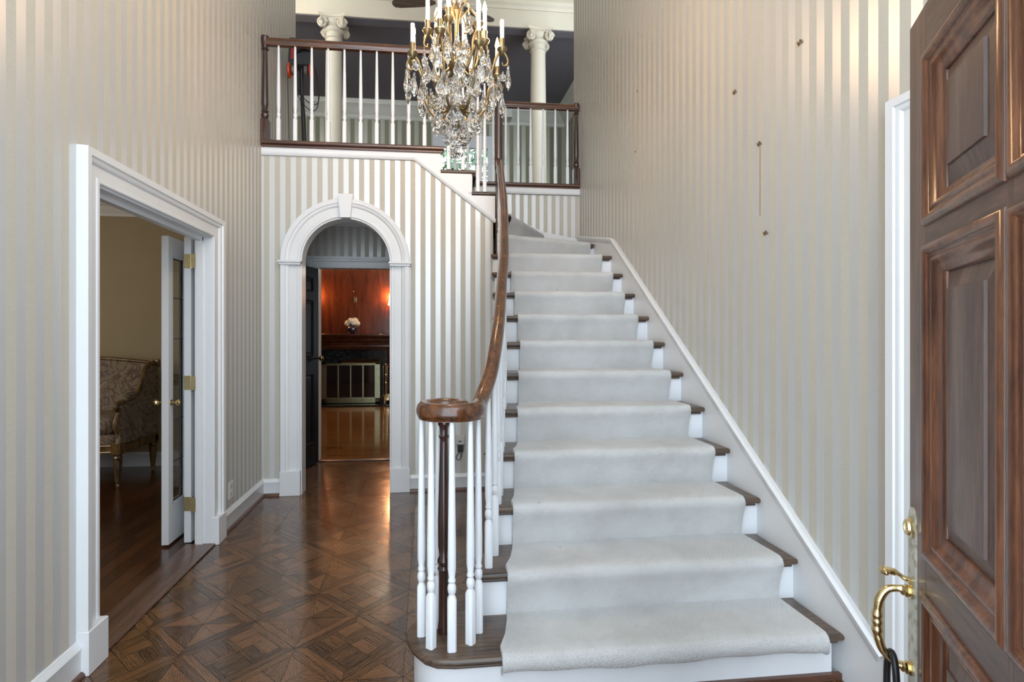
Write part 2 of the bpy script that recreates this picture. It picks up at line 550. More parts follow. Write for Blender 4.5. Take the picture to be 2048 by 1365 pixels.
# thresholds
sill = MB().slab([(-1.53, 2.335), (-1.345, 2.335), (-1.345, 3.52), (-1.53, 3.52)], 0, .012, .006)
mk('threshold', sill, wood('threshold_oak', (.05, .025, .016), (.16, .09, .06), 'y', .35, 18, 7, .3), None, 'worn oak threshold board under the folding doors', 'threshold')
mk('threshold', MB().slab([(-1.14, 5.66), (-.3, 5.66), (-.3, 5.74), (-1.14, 5.74)], 0, .012, .006), M['shoe'], None, 'narrow wood threshold under the dark door past the arch', 'threshold')

# ---------------------------------------------------------------- walls
Z0 = 0
w = MB()
w.box(XL - .1, XL, -.5, 2.335, 0, ZC).box(XL - .1, XL, 3.51, YW, 0, ZC).box(XL - .1, XL, 2.335, 3.51, 1.975, ZC)
mk('wall_left', w, M['paper_y'], None, 'tall left foyer wall in beige and cream stripes', 'wall', kind='structure', smooth=0)
w = MB()
w.box(XR, XR + .12, 1.56, YW + .05, 0, ZC).box(XR, XR + .12, -.5, .72, 0, ZC).box(XR, XR + .12, .72, 1.56, 2.05, ZC)
wr = mk('wall_right', w, M['paper_y'], None, 'tall right foyer wall in beige and cream stripes', 'wall', kind='structure', smooth=0)
# back wall with round arch and the raking top under the stairs
AX, AR, AZ = -.682, .377, 1.965
def arch_pts(r, n=28): return [(AX - r * cos(pi * i / n), AZ + r * sin(pi * i / n)) for i in range(n + 1)]
w = MB()
rows = []
ap = arch_pts(AR)
# left pier, right pier, top strips over the arch
w.box(XL, AX - AR, YB, YB + .13, 0, AZ); w.box(AX + AR, .575, YB, YB + .13, 0, AZ)
top = FL2 - .04
w.prism([(XL, AZ), (AX - AR, AZ), (AX - AR, top), (XL, top)], YB, YB + .13, 'y')
for i in range(len(ap) - 1):
    a, b = ap[i], ap[i + 1]
    w.prism([a, b, (b[0], top), (a[0], top)], YB, YB + .13, 'y')
w.prism([(AX + AR, AZ), (.575, AZ), (.575, 2.56), (.36, 2.56), (.36, 2.75), (.11, 2.75), (.11, top), (AX + AR, top)], YB, YB + .13, 'y')
mk('wall_back', w, M['paper_x'], None, 'striped wall with round arch under the landing', 'wall', kind='structure', smooth=0)
# rear face of the stairwell under the rear balcony
w = MB().box(.0, XR, YR, YR + .1, 1.9, FL2 - .03)
mk('wall_stairwell', w, M['paper_x'], None, 'short striped wall above the winding steps', 'wall', kind='structure', smooth=0)
# vestibule behind the arch and door wall to the dark room
DZ = 2.054; DX0, DX1 = -1.14, -.30
w = MB().box(-1.6, DX0, YV, YV + .12, 0, 2.6).box(DX1, .2, YV, YV + .12, 0, 2.6).box(DX0, DX1, YV, YV + .12, DZ, 2.6)
mk('wall_vestibule_back', w, M['paper_x'], None, 'striped wall over the dark doorway seen through the arch', 'wall', kind='structure', smooth=0)
w = MB().box(-1.55, XL - .02, YB + .13, YV, 0, 2.6)
mk('wall_vestibule_left', w, M['paper_y'], None, 'left side wall of the passage behind the arch', 'wall', kind='structure', smooth=0)
mk('wall_vestibule_right', MB().box(-.12, -.06, YB + .13, YV, 0, 2.6), M['paper_y'], None, 'right side wall of the passage behind the arch', 'wall', kind='structure', smooth=0)
mk('ceiling_vestibule', MB().box(XL - .02, -.06, YB + .13, YV, 2.56, 2.6), M['ceil'], None, 'low ceiling of the passage behind the arch', 'ceiling', kind='structure', smooth=0)
# foyer ceiling, upper hall
mk('ceiling', MB().box(-3.4, 3.2, -.5, 6.85, ZC, ZC + .08), M['ceil'], None, 'high white ceiling over foyer and landing', 'ceiling', kind='structure', smooth=0)
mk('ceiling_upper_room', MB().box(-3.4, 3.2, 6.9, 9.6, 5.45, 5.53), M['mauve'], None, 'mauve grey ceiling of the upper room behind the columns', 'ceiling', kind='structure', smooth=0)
fl = MB()
fl.prism([(XL, YB), (.117, YB), (.117, YR), (XR, YR), (XR, YW), (3.1, YW), (3.1, 9.5), (-3.3, 9.5), (-3.3, YW), (XL, YW)], FL2 - .04, FL2 - .002, 'z')
mk('floor_upper', fl, paint('upper_floor', (.10, .05, .03), .4), None, 'dark upstairs floor of landing and upper room', 'floor', kind='structure', smooth=0)
w = MB().box(-3.4, 2.55, 9.45, 9.5, FL2, 3.62).box(-3.4, .2, 9.45, 9.5, 3.62, 5.45).box(1.1, 2.55, 9.45, 9.5, 3.62, 5.45).box(.2, 1.1, 9.45, 9.5, 4.72, 5.45)
M['paper_far'] = stripes('wallpaper_upper_room', 'x', (.24, .235, .16), (.50, .50, .42), pitch=.15)
M['paper_fary'] = stripes('wallpaper_upper_side', 'y', (.24, .235, .16), (.50, .50, .42), pitch=.15)
mk('wall_upper_back', w, M['paper_far'], None, 'far upstairs wall in olive and cream stripes', 'wall', kind='structure', smooth=0)
mk('wall_upper_right', MB().box(2.55, 2.6, 6.9, 9.5, FL2, 5.45), M['paper_fary'], None, 'striped right wall of the upper room', 'wall', kind='structure', smooth=0)
mk('wall_upper_left', MB().box(-3.4, -3.3, YW, 9.5, FL2, ZC), M['paper_fary'], None, 'left wall of the upper hall', 'wall', kind='structure', smooth=0)
mk('wall_upper_hall_right', MB().box(3.1, 3.2, YW, 6.9, FL2, ZC), M['paper_fary'], None, 'right wall of the upper hall', 'wall', kind='structure', smooth=0)
# sitting room on the left
M['beige'] = paint('ochre_wall_paint', (.36, .285, .165), .7, .03, 3)
w = MB().box(-5.6, XL - .1, YV, YV + .1, 0, 2.7)
mk('wall_sitting_back', w, M['beige'], None, 'plain ochre wall behind the loveseat', 'wall', kind='structure', smooth=0)
w = MB().box(-5.7, -5.6, .3, 2.2, 0, 2.7).box(-5.7, -5.6, 3.6, YV + .1, 0, 2.7).box(-5.7, -5.6, 2.2, 3.6, 0, .7).box(-5.7, -5.6, 2.2, 3.6, 2.1, 2.7)
mk('wall_sitting_left', w, M['beige'], None, 'far left wall of the sitting room with a window opening', 'wall', kind='structure', smooth=0)
mk('wall_sitting_front', MB().box(-5.7, XL - .1, .2, .3, 0, 2.7), M['beige'], None, 'front wall of the sitting room', 'wall', kind='structure', smooth=0)
mk('ceiling_sitting', MB().box(-5.7, XL - .1, .2, YV + .1, 2.7, 2.75), M['ceil'], None, 'sitting room ceiling', 'ceiling', kind='structure', smooth=0)
# dark library
M['mahog'] = wood('red_mahogany_panel', (.050, .012, .005), (.17, .042, .013), 'z', .25, 9, 5, .6, .02)
M['mahogx'] = wood('mahogany_mantel', (.022, .007, .004), (.09, .028, .012), 'x', .25, 9, 5, .6, .02)
mk('wall_library_back', MB().box(-3.6, 1.5, 10.5, 10.6, 0, 2.7), M['mahog'], None, 'red mahogany panelled wall above the fireplace', 'wall', kind='structure', smooth=0)
w = MB().box(-3.7, -3.6, YV, 10.6, 0, 2.7)
mk('wall_library_left', w, M['mahog'], None, 'left panelled wall of the library', 'wall', kind='structure', smooth=0)
w = MB().box(1.5, 1.6, YV, 7.0, 0, 2.7).box(1.5, 1.6, 8.3, 10.6, 0, 2.7).box(1.5, 1.6, 7.0, 8.3, 0, .8).box(1.5, 1.6, 7.0, 8.3, 2.2, 2.7)
mk('wall_library_right', w, M['mahog'], None, 'right panelled wall of the library with a window opening', 'wall', kind='structure', smooth=0)
mk('ceiling_library', MB().box(-3.7, 1.6, YV + .12, 10.6, 2.7, 2.75), M['ceil'], None, 'ceiling of the library', 'ceiling', kind='structure', smooth=0)
w = MB().box(-3.6, -1.61, YV + .1, YV + .2, 0, 2.7).box(.2, 1.5, YV, YV + .12, 0, 2.7).box(-1.6, .2, YV, YV + .12, 2.6, 2.7)
mk('wall_library_front', w, M['mahog'], None, 'near wall of the library beside its doorway', 'wall', kind='structure', smooth=0)

# ---------------------------------------------------------------- trim profiles (u outward from the opening, w out of the wall)
CAS = [(0, 0), (0, .014), (.004, .018), (.018, .018), (.021, .013), (.026, .013), (.060, .016), (.066, .016), (.070, .024), (.078, .030), (.088, .032), (.092, .040), (.120, .043), (.122, .0)]
def scp(prof, ku, kw=1): return [(u * ku, w * kw) for u, w in prof]
# left door casing (path in Y,Z; outward = left of travel)
path = [(2.335, .17), (2.335, 1.975), (3.51, 1.975), (3.51, .17)]
c = MB().sweep(path, CAS, lambda a, b, w: (XL + w, a, b))
c.bbox(XL, XL + .047, 2.212, 2.339, 0, .175, .003).bbox(XL, XL + .047, 3.506, 3.635, 0, .175, .003)
mk('trim_1', c, M['white'], None, 'white moulded casing around the wide doorway on the left', 'door casing', kind='structure')
jb = MB().box(XL - .102, XL + .001, 2.330, 2.336, 0, 1.975).box(XL - .102, XL + .001, 3.509, 3.52, 0, 1.975).box(XL - .102, XL + .001, 2.335, 3.51, 1.966, 1.98)
jb.box(XL - .09, XL - .05, 2.335, 2.35, 0, 1.967).box(XL - .09, XL - .05, 3.495, 3.51, 0, 1.967).box(XL - .09, XL - .05, 2.335, 3.51, 1.945, 1.967)
tk = MB().box(XL - .101, XL - .075, 2.36, 3.49, 1.955, 1.966)
j = mk('door_jamb', jb, M['white'], None, 'white jamb lining of the wide left doorway', 'door jamb', kind='structure', smooth=0)
mk('track', tk, M['brass'], j, label='narrow brass track in the head of the jamb')
# arch casing
n = 30
path = [(AX - AR, .2)] + [(AX - AR * cos(pi * i / n), AZ + AR * sin(pi * i / n)) for i in range(n + 1)] + [(AX + AR, .2)]
c = MB().sweep(path, scp(CAS, 1.28, .9), lambda a, b, w: (a, YB - w, b))
CO = AR + .156
for sx in (-1, 1):
    x0, x1 = sorted((AX + sx * (AR - .006), AX + sx * (CO + .004)))
    c.bbox(x0, x1, YB - .044, YB, 0, .205, .003)
    # impost block
    c.bbox(x0 - .012, x1 + .012, YB - .062, YB, AZ - .018, AZ + .0, .003); c.bbox(x0 - .004, x1 + .004, YB - .05, YB, AZ - .036, AZ - .018, .003)
ks = [(AX - .040, AZ + AR - .012), (AX + .040, AZ + AR - .012), (AX + .062, AZ + CO + .03), (AX - .062, AZ + CO + .03)]
c.prism(ks, YB - .062, YB, 'y')
mk('trim_2', c, M['white'], None, 'white moulded arch casing with keystone and plinth blocks', 'arch casing', kind='structure')
ap2 = arch_pts(AR - .001)
c = MB()
path = [(AX - AR, 0)] + arch_pts(AR) + [(AX + AR, 0)]
c.sweep(path, [(0, 0), (-.012, 0), (-.012, .14), (0, .14)], lambda a, b, w: (a, YB - .004 + w, b))
mk('trim_3', c, M['white'], None, 'white lining inside the round arch', 'arch lining', kind='structure')
# vestibule door casing
c = MB().sweep([(DX0, 0), (DX0, DZ), (DX1, DZ), (DX1, 0)], CAS, lambda a, b, w: (a, YV - w, b))
mk('trim_4', c, M['white'], None, 'white casing of the doorway beyond the arch', 'door casing', kind='structure')
mk('trim_5', MB().sweep([(XL - .02, 2.5), (-.12, 2.5)], [(0, 0), (0, .015), (.02, .03), (.055, .05), (.06, 0)], lambda a, b, w: (a, YV - w, b)), M['white'], None, 'small cornice in the passage behind the arch', 'cornice', kind='structure')
# door on the right wall, mostly behind the open front door
c = MB().sweep([(.72, 0), (.72, 2.05), (1.56, 2.05), (1.56, 0)], scp(CAS, .95, .8), lambda a, b, w: (XR - w, a, b))
mk('trim_6', c, M['white'], None, 'white casing on the right wall beside the open front door', 'door casing', kind='structure')
d4 = mk('door_4', MB().box(XR + .02, XR + .06, .73, 1.55, .01, 2.04), M['white'], None, 'closed white door on the right wall behind the open front door', 'door', kind='structure', smooth=0)

# baseboards (path in X,Y plan, inside on left)
BB = [(0, 0), (.018, 0), (.018, .105), (.022, .112), (.018, .122), (.010, .130), (.007, .138), (0, .14)]
SH = [(.018, 0), (.034, 0), (.034, .008), (.030, .016), (.022, .021), (.018, .021)]
def plan(pts, prof): return MB().sweep(pts, prof, lambda a, b, w: (a, b, w))
def base(name, pts, lab, shoe=True, prof=BB):
    b = mk(name, plan(pts, prof), M['white'], None, lab, 'baseboard', kind='structure')
    if shoe: mk('shoe_moulding', plan(pts, SH), M['shoe'], b, label='brown shoe moulding')
    return b
base('baseboard_left', [(XL, YB), (XL, 3.635)], 'white baseboard between the left doorway and the arch wall')
base('baseboard_left_near', [(XL, 2.212), (XL, -.4)], 'white baseboard nearest the camera on the left')
base('baseboard_back_left', [(AX - CO - .004, YB), (XL, YB)], 'short white baseboard left of the arch')
base('baseboard_back_right', [(.60, YB), (AX + CO + .004, YB)], 'white baseboard right of the arch behind the balusters')
base('baseboard_sitting', [(XL - .13, YV), (-5.6, YV)], 'white baseboard behind the loveseat', False, [(u, w * 1.02) for u, w in BB])
mk('trim_7', MB().sweep([(XL - .13, YV), (-5.6, YV)], [(0, 2.55), (.014, 2.55), (.018, 2.575), (.05, 2.60), (.07, 2.64), (.10, 2.655), (.115, 2.70), (0, 2.70)], lambda a, b, w: (a, b, w)), M['ceil'], None, 'crown moulding at the top of the ochre wall', 'crown moulding', kind='structure')
# fascia trim under the front landing and the raking string over the stripes
f = MB()
f.box(XL, .112, YB - .022, YB + .001, 2.865, FL2 - .05)
f.prism([(-.112, 2.865), (.112, 2.865), (.112, 2.92), (.117, 2.92), (.117, 2.74), (.385, 2.74), (.385, 2.555), (.59, 2.555), (.59, 2.33), (.585, 2.33)], YB - .022, YB + .001, 'y')
f.sweep([(.588, 2.322), (-.112, 2.845), (XL, 2.845)], [(0, 0), (0, .016), (-.006, .022), (-.014, .026), (-.024, .030), (-.03, .030), (-.032, .022), (-.032, 0)], lambda a, b, w: (a, YB - w, b))
mk('trim_8', f, M['white2'], None, 'white fascia and raking string board over the striped arch wall', 'fascia', kind='structure')
f = MB().box(.55, XR, YR - .02, YR + .001, 2.845, FL2 - .05)
f.sweep([(XR, 2.845), (.55, 2.845)], [(0, 0), (0, .015), (-.006, .022), (-.016, .028), (-.022, .028), (-.024, 0)], lambda a, b, w: (a, YR - w, b))
f.prism([(.68, 2.52), (.68, 2.70), (.9, 2.585), (1.245, 2.44), (1.61, 2.375), (1.61, 2.2), (1.2, 2.2)], YR - .02, YR + .001, 'y')
mk('trim_9', f, M['white'], None, 'white fascia and skirt on the stairwell wall under the rear balcony', 'fascia', kind='structure')

# ---------------------------------------------------------------- staircase
XO = [(1.80, .03), (1.95, .08), (2.124, .155), (2.25, .222), (2.366, .262), (2.53, .302), (2.8, .352), (3.0, .390), (3.3, .432), (3.65, .465), (3.91, .490), (4.17, .515), (4.42, .540), (4.7, .56)]
XRAIL = [(2.10, .224), (2.17, .252), (2.25, .285), (2.36, .315), (2.53, .352), (2.8, .402), (3.0, .443), (3.3, .488), (3.55, .525), (3.85, .560), (4.1, .585), (4.3, .604), (4.5, .622)]
def itp(tab, y):
    if y <= tab[0][0]: return tab[0][1]
    for (a, b), (c, d) in zip(tab, tab[1:]):
        if y <= c: return b + (d - b) * (y - a) / (c - a)
    return tab[-1][1]
def xo(y): return itp(XO, y)
XT = 1.609
st = thing('staircase', (.9, 3.0, 0), 'curving staircase of dark oak treads and white risers climbing away', 'staircase')
T1 = [(XT, 1.862), (.10, 1.862), (.03, 1.872), (-.02, 1.905), (-.055, 1.955), (-.078, 2.02), (-.080, 2.07), (-.062, 2.12), (-.02, 2.165), (.05, 2.19), (.12, 2.20), (.14, 2.215), (XT, 2.215)]
BT = .030
def tread_poly(k):
    y0, y1 = YN(k), YN(k + 1) + .05
    ys = [y0 + (y1 - y0) * i / 4 for i in range(5)]
    return [(XT, y0)] + [(xo(y), y) for y in ys] + [(XT, y1)]
POLY = {1: T1}
for k in range(2, 11): POLY[k] = tread_poly(k)
PV = (.60, 4.53)
POLY[11] = [(XT, YN(11)), (xo(YN(11)), YN(11)), (.553, 4.512), (.60, 4.58), (XT, 4.95)]
POLY[12] = [(XT, 4.90), (.62, 4.535), (.65, 4.56), (1.19, YR), (XT, YR)]
POLY[13] = [(.70, 4.52), (1.245, YR), (.65, YR), (.65, 4.52)]
POLY[14] = [(.69, 4.518), (.36, 4.518), (.36, YR), (.69, YR)]
POLY[15] = [(.422, 4.518), (.104, 4.518), (.104, YR), (.422, YR)]
for k, P in POLY.items():
    z = k * RISE
    t = MB().slab(P, z - BT, z, .013)
    t.slab(inset(P, .016), z - BT - .014, z - BT, .006, 2)
    mk('tread', t, M['tread'], st)
for k in range(1, 12):
    z0, z1 = (k - 1) * RISE, k * RISE - BT - .001
    if k == 1:
        r = MB().prism(inset(T1, .030), 0, z1, 'z')
    else:
        y = YN(k) + .03
        r = MB().box(xo(y) + .03, XT, y, y + .018, z0, z1)
        # return face under the tread end (curtain of the closed string)
        ys = [y + .0182 + (.256 - .0187) * i / 4 for i in range(5)]
        r.prism([(xo(q) + .03, q) for q in ys] + [(xo(q) + .05, q) for q in reversed(ys)], z0 - .02, z1, 'z')
    mk('riser', r, M['white2'], st)
def rline(a, b, z0, z1):
    d = Vector((b[0] - a[0], b[1] - a[1])).normalized(); nn = Vector((-d.y, d.x)) * .018
    return MB().prism([a, b, (b[0] + nn.x, b[1] + nn.y), (a[0] + nn.x, a[1] + nn.y)], z0, z1, 'z')
mk('riser', rline((.62, 4.567), (XT, 4.932), 11 * RISE, 12 * RISE - BT), M['white2'], st)
mk('riser', rline((.674, 4.535), (1.210, YR - .001), 12 * RISE, 13 * RISE - BT), M['white2'], st)
mk('riser', MB().box(.642, .66, 4.54, YR, 13 * RISE, 14 * RISE - BT), M['white2'], st)
mk('riser', MB().box(.375, .393, 4.54, YR, 14 * RISE, 15 * RISE - BT), M['white2'], st)
mk('riser', MB().box(.118, .136, 4.54, YR, 15 * RISE, 16 * RISE - BT), M['white2'], st)
# closed curved spandrel under the outer string
ys = [2.15 + i * (4.54 - 2.15) / 24 for i in range(25)]
def kz(y): return RISE * (1 + (y - YN(1) - .03) / .256)
sp = MB(); band = MB(); capm = MB()
for a, b in zip(ys, ys[1:]):
    za, zb = max(.02, kz(a) - .30), max(.02, kz(b) - .30)
    sp.loft([[(xo(a) + .036, a, 0), (xo(a) + .05, a, 0), (xo(a) + .05, a, za), (xo(a) + .036, a, za)], [(xo(b) + .036, b, 0), (xo(b) + .05, b, 0), (xo(b) + .05, b, zb), (xo(b) + .036, b, zb)]])
    ta, tb = max(.05, kz(a) - RISE - .04), max(.05, kz(b) - RISE - .04)
    band.loft([[(xo(a) + .031, a, za), (xo(a) + .051, a, za), (xo(a) + .051, a, ta), (xo(a) + .031, a, ta)], [(xo(b) + .031, b, zb), (xo(b) + .051, b, zb), (xo(b) + .051, b, tb), (xo(b) + .031, b, tb)]])
    capm.loft([[(xo(a) + .020, a, za - .012), (xo(a) + .036, a, za - .012), (xo(a) + .036, a, za + .012), (xo(a) + .020, a, za + .012)], [(xo(b) + .020, b, zb - .012), (xo(b) + .036, b, zb - .012), (xo(b) + .036, b, zb + .012), (xo(b) + .020, b, zb + .012)]])
mk('spandrel_panel', sp, M['paper_y'], st, label='striped curved panel under the outer string')
mk('outer_string', band, M['white2'], st, label='curved white outer string')
mk('string_moulding', capm, M['white2'], st)
mk('shoe_moulding', MB().box(-.02, XT, YN(1) + .012, YN(1) + .03, 0, .024), M['shoe'], st, label='dark shoe moulding at the foot of the first riser')
mk('corner_board', MB().box(.566, .592, 4.47, YB + .13, 0, 2.02), M['white2'], st, smooth=0)
# inner wall string (skirt board)
sk = [(1.69, 0), (1.69, .203), (4.426, 2.181), (5.49, 2.40), (5.49, 1.9), (4.5, 1.7), (2.4, 0)]
s_ = MB().prism(sk, XT, XR, 'x')
mk('wall_string', s_, M['white'], st, label='white skirt board climbing along the right wall')
cp = MB().sweep([(1.69, .203), (4.426, 2.181), (5.49, 2.40)], [(-.035, -.0), (-.035, .006), (-.022, .010), (-.012, .016), (.004, .018), (.008, .012), (.010, -.0)], lambda a, b, w: (XT - w, a, b))
mk('string_moulding', cp, M['white'], st)

# stair runner carpet
FR = []     # front (nosing) lines per step: (left point, right point)
XCL = [.270, .329, .394, .444, .505, .555, .610, .640, .660, .675, .685]
XCR = [1.533, 1.530, 1.520, 1.515, 1.515, 1.520, 1.520, 1.520, 1.520, 1.520, 1.515]
for k in range(1, 12): FR.append(((XCL[k - 1], YN(k)), (XCR[k - 1], YN(k))))
FR.append(((.70, 4.565), (1.55, 4.878)))
FR.append(((.727, 4.568), (1.215, 5.446)))
FR.append(((.69, 4.66), (.69, 5.40)))
FR.append(((.422, 4.66), (.422, 5.40)))
FR.append(((.147, 4.66), (.147, 5.40)))
NC = 24
vs = []; fs = []; uvs = []
rows = []
TH = .013
for i in range(15):
    k = i + 1; z = k * RISE
    (a0, b0), (a1, b1) = FR[i], FR[i + 1]
    prof = []   # (distance back from nosing in metres or fraction of tread, z)
    if i == 0:
        prof += [('m', .034, z - .060), ('m', .020, z - .066), ('m', .0, z - .062), ('m', -.016, z - .050)]
    else:
        prof += [('m', .030 - TH, z - RISE + TH), ('m', .026 - TH, z - RISE * .75), ('m', .018 - TH, z - .09), ('m', .004 - TH, z - .050), ('m', -.008 - TH * .6, z - .032)]
    prof += [('m', -.014 - TH * .4, z - .016), ('m', -.010, z + .004), ('m', .006, z + TH), ('m', .05, z + TH * 1.05), ('f', .5, z + TH), ('f', .92, z + TH)]
    for typ, d, zz in prof:
        row = []
        for c_ in range(NC + 1):
            s = c_ / NC
            F = Vector((a0[0] + (b0[0] - a0[0]) * s, a0[1] + (b0[1] - a0[1]) * s)); Q = Vector((a1[0] + (b1[0] - a1[0]) * s, a1[1] + (b1[1] - a1[1]) * s))
            dv = Q - F; ln = Vector((b0[0] - a0[0], b0[1] - a0[1])).normalized(); pn = Vector((-ln.y, ln.x))
            p = F + pn * d if typ == 'm' else F + dv * d
            wv = .0022 * sin(17 * s + k * 2.1) + .0015 * sin(41 * s + k)
            zz2 = zz + (wv if typ == 'm' and d < 0 else wv * .5)
            if i == 0 and zz < z - .045: zz2 = zz + .005 * sin(9 * s + 1) + .003 * sin(31 * s)
            row.append((p.x, p.y, zz2))
        rows.append(row)
cm = MB()
full = []
for row in rows:
    a, b = row[0], row[-1]
    full.append([(a[0] - .002, a[1] + .006, a[2] - TH)] + row + [(b[0] + .002, b[1] + .006, b[2] - TH)])
cm.loft(full, False, False)
run = mk('stair_runner', cm, M['carpet'], None, 'pale grey textured wool runner draped down the stairs', 'stair carpet', smooth=60)
ul = run.data.uv_layers.new(name='UVMap')
nc = NC + 3
acc = [0]
for i in range(1, len(full)):
    acc.append(acc[-1] + (Vector(full[i][12]) - Vector(full[i - 1][12])).length)
xs = [0] + [c_ / NC * 1.2 for c_ in range(NC + 1)] + [1.2]
for lp in run.data.loops:
    i, j = divmod(lp.vertex_index, nc); ul.data[lp.index].uv = (xs[j], acc[i])

# ---------------------------------------------------------------- banister
RP = [(-.024, .0), (-.029, .012), (-.029, .026), (-.024, .042), (-.014, .053), (0, .056), (.014, .053), (.024, .042), (.029, .026), (.029, .012), (.024, 0), (.020, -.004), (.020, -.010), (-.020, -.010), (-.020, -.004)]
def catmull(ps, n=6):
    out = []; P = [Vector(p) for p in ps]; P = [P[0] * 2 - P[1]] + P + [P[-1] * 2 - P[-2]]
    for i in range(1, len(P) - 2):
        for j in range(n):
            t = j / n
            out.append(.5 * ((2 * P[i]) + (P[i + 1] - P[i - 1]) * t + (2 * P[i - 1] - 5 * P[i] + 4 * P[i + 1] - P[i + 2]) * t * t + (3 * P[i] - P[i - 1] - 3 * P[i + 1] + P[i + 2]) * t ** 3))
    out.append(P[-2]); return out
VC = (.088, 2.035); ZV = 1.036       # volute centre, underside of rail
bn = thing('stair_banister', (.45, 3.0, 0), 'mahogany handrail with coiled volute over white turned balusters', 'banister')
def rz(y): return .555 + .745 + (y - 2.374) * .7227      # underside height
pts = []
# spiral: starts at inner eye and unwinds clockwise seen from above to leave on the right going up
nS = 44
for i in range(nS + 1):
    t = i / nS
    a = radians(0 - 20) + (-1) * 0  # placeholder
    ang = radians(405) * (1 - t)          # unwinds to angle 0 (right side)
    rr = .110 - .084 * (1 - t) ** 2.6
    # counter-clockwise travel: angle rises to 360 at the right side heading +Y
    A = 2 * pi - ang
    pts.append((VC[0] + rr * cos(A), VC[1] + rr * sin(A), ZV))
up = [(.205, 2.09, ZV + .008), (.235, 2.16, ZV + .045), (.278, 2.25, rz(2.25) - .045), (.318, 2.38, rz(2.38) - .006)]
for y in (2.55, 2.8, 3.05, 3.3, 3.6, 3.9, 4.2, 4.4): up.append((itp(XRAIL, y), y, rz(y)))
up.append((.622, 4.515, rz(4.49)))
sm = catmull([pts[-4], pts[-1]] + up, 5)[5:]
allp = [Vector(p) for p in pts[:-1]] + sm
hr = MB().rail(allp, RP)
# eye of the volute
hr.lathe([(.0, -.010), (.022, -.010), (.028, .012), (.028, .026), (.024, .042), (.014, .053), (0, .056)], VC[0] + .02, VC[1] - .02, 16, ZV)
mk('handrail', hr, M['rail'], bn, smooth=50)
# vertical gooseneck and upper rail
NX, NY = .622, 4.522
gn = MB()
RPv = [(a, b - .022) for a, b in RP]
zg0, zg1 = rz(4.49) - .02, 3.50
gn.tube([(NX, NY, zg0 - .02), (NX, NY, zg0 + .1), (NX, NY, zg1 - .1), (NX, NY, zg1 + .02)], [.034, .035, .034, .033], 14)
gn.lathe([(.0, 0), (.030, 0), (.036, .012), (.034, .03), (.022, .046), (.0, .052)], NX, NY, 16, zg0 + .02)
mk('gooseneck', gn, M['newel'], bn, smooth=50)
ur = [(NX + .02, NY, 3.47), (.50, NY, 3.555), (.36, NY, 3.655), (.24, NY, 3.735), (.14, NY, 3.762), (.05, NY, 3.766)]
mk('upper_handrail', MB().rail(catmull(ur, 4), RP), M['railx'], bn, smooth=50)


def turned_newel(x, y, z0, z1, half=.034):
    L = z1 - z0; m = MB()
    pr = [(half, 0), (half, .17), (half * .62, .19), (half * .9, .205), (half * .9, .22), (half * .6, .232), (half * .85, .245), (half * .62, .26), (half * .78, .31), (half * .74, .42), (half * .5, L - .14), (half * .5, L - .12), (half * .85, L - .11), (half * .5, L - .098), (half * .8, L - .08), (half * .62, L - .07), (half * .9, L - .05), (half * .9, L)]
    return m.lathe(pr, x, y, 20, z0, sq=(0, 1))


# newel at the turn
m = MB().box(NX - .028, NX + .012, NY - .020, NY + .020, 11 * RISE + .001, 2.63)
m.lathe([(.024, 0), (.018, .012), (.022, .022), (.016, .032), (.021, .05), (.016, .07), (.016, .12)], NX - .008, NY, 14, 2.63)
mk('newel_post', m, M['newel'], bn)
# turned volute newel
nv = MB().lathe([(.024, 0), (.024, .02), (.021, .05), (.020, .24), (.026, .25), (.019, .262), (.026, .275), (.026, .285), (.018, .30), (.023, .34), (.0235, .44), (.016, .74), (.0155, .755), (.021, .765), (.0155, .775), (.017, .80), (.025, .815), (.017, .828), (.026, .84), (.026, .852)], VC[0] - .022, VC[1] + .01, 20, RISE)
mk('newel_post', nv, M['newel'], bn)


def bal_mesh(h, block=.185, half=.0165):
    pr = [(half, 0), (half, block), (.0105, block + .016), (.0145, block + .024), (.0165, block + .036), (.0155, block + .048), (.0105, block + .058), (.0145, block + .064), (.0145, block + .070), (.0115, block + .078), (.0155, block + .11), (.0155, block + .18), (.0125, h * .6 + .1), (.0088, h)]
    return MB().lathe(pr, 0, 0, 16, 0, sq=(0, 1))


BP = {}
def baluster(parent, x, y, z0, z1, block=.185, rot=0, mat='white'):
    m = bal_mesh(z1 - z0, block)
    ca, sa = cos(rot), sin(rot)
    m.v = [(a * ca - b * sa + x, a * sa + b * ca + y, c + z0) for a, b, c in m.v]
    return mk('baluster', m, M['balw'], parent, smooth=40)


M['balw'] = paint('white_baluster_enamel', (.75, .775, .81), .28, .01, 4, 0)
for (x, y) in [(-.021, 2.035), (.015, 1.952), (.091, 1.925), (.163, 1.963), (.200, 2.035), (.045, 2.088)]:
    baluster(bn, x, y, RISE, ZV - .006, .19, atan2(y - VC[1], x - VC[0]))
for k in range(2, 12):
    for q, d in ((0, .055), (1, .183)):
        y = YN(k) + d
        if k == 2 and q == 0: y += .01
        if k == 11 and q == 1: continue
        x = itp(XRAIL, y)
        zt = rz(y) - .012 if y > 2.3 else itp([(2.05, ZV), (2.17, ZV + .04), (2.3, rz(2.27) - .05)], y) - .008
        baluster(bn, x, y, k * RISE, zt, .185 if q == 0 else .25)
for x, k in ((.50, 14), (.375, 14), (.31, 15), (.185, 15)):
    if x == .375: continue
    zt = itp([(.05, 3.762), (.14, 3.758), (.24, 3.73), (.36, 3.65), (.5, 3.55), (.62, 3.46)], x)
    baluster(bn, x, NY + .01, k * RISE, zt - .012, .22)
baluster(bn, .44, NY + .01, 14 * RISE, 3.57, .22)

# ---------------------------------------------------------------- balcony railings


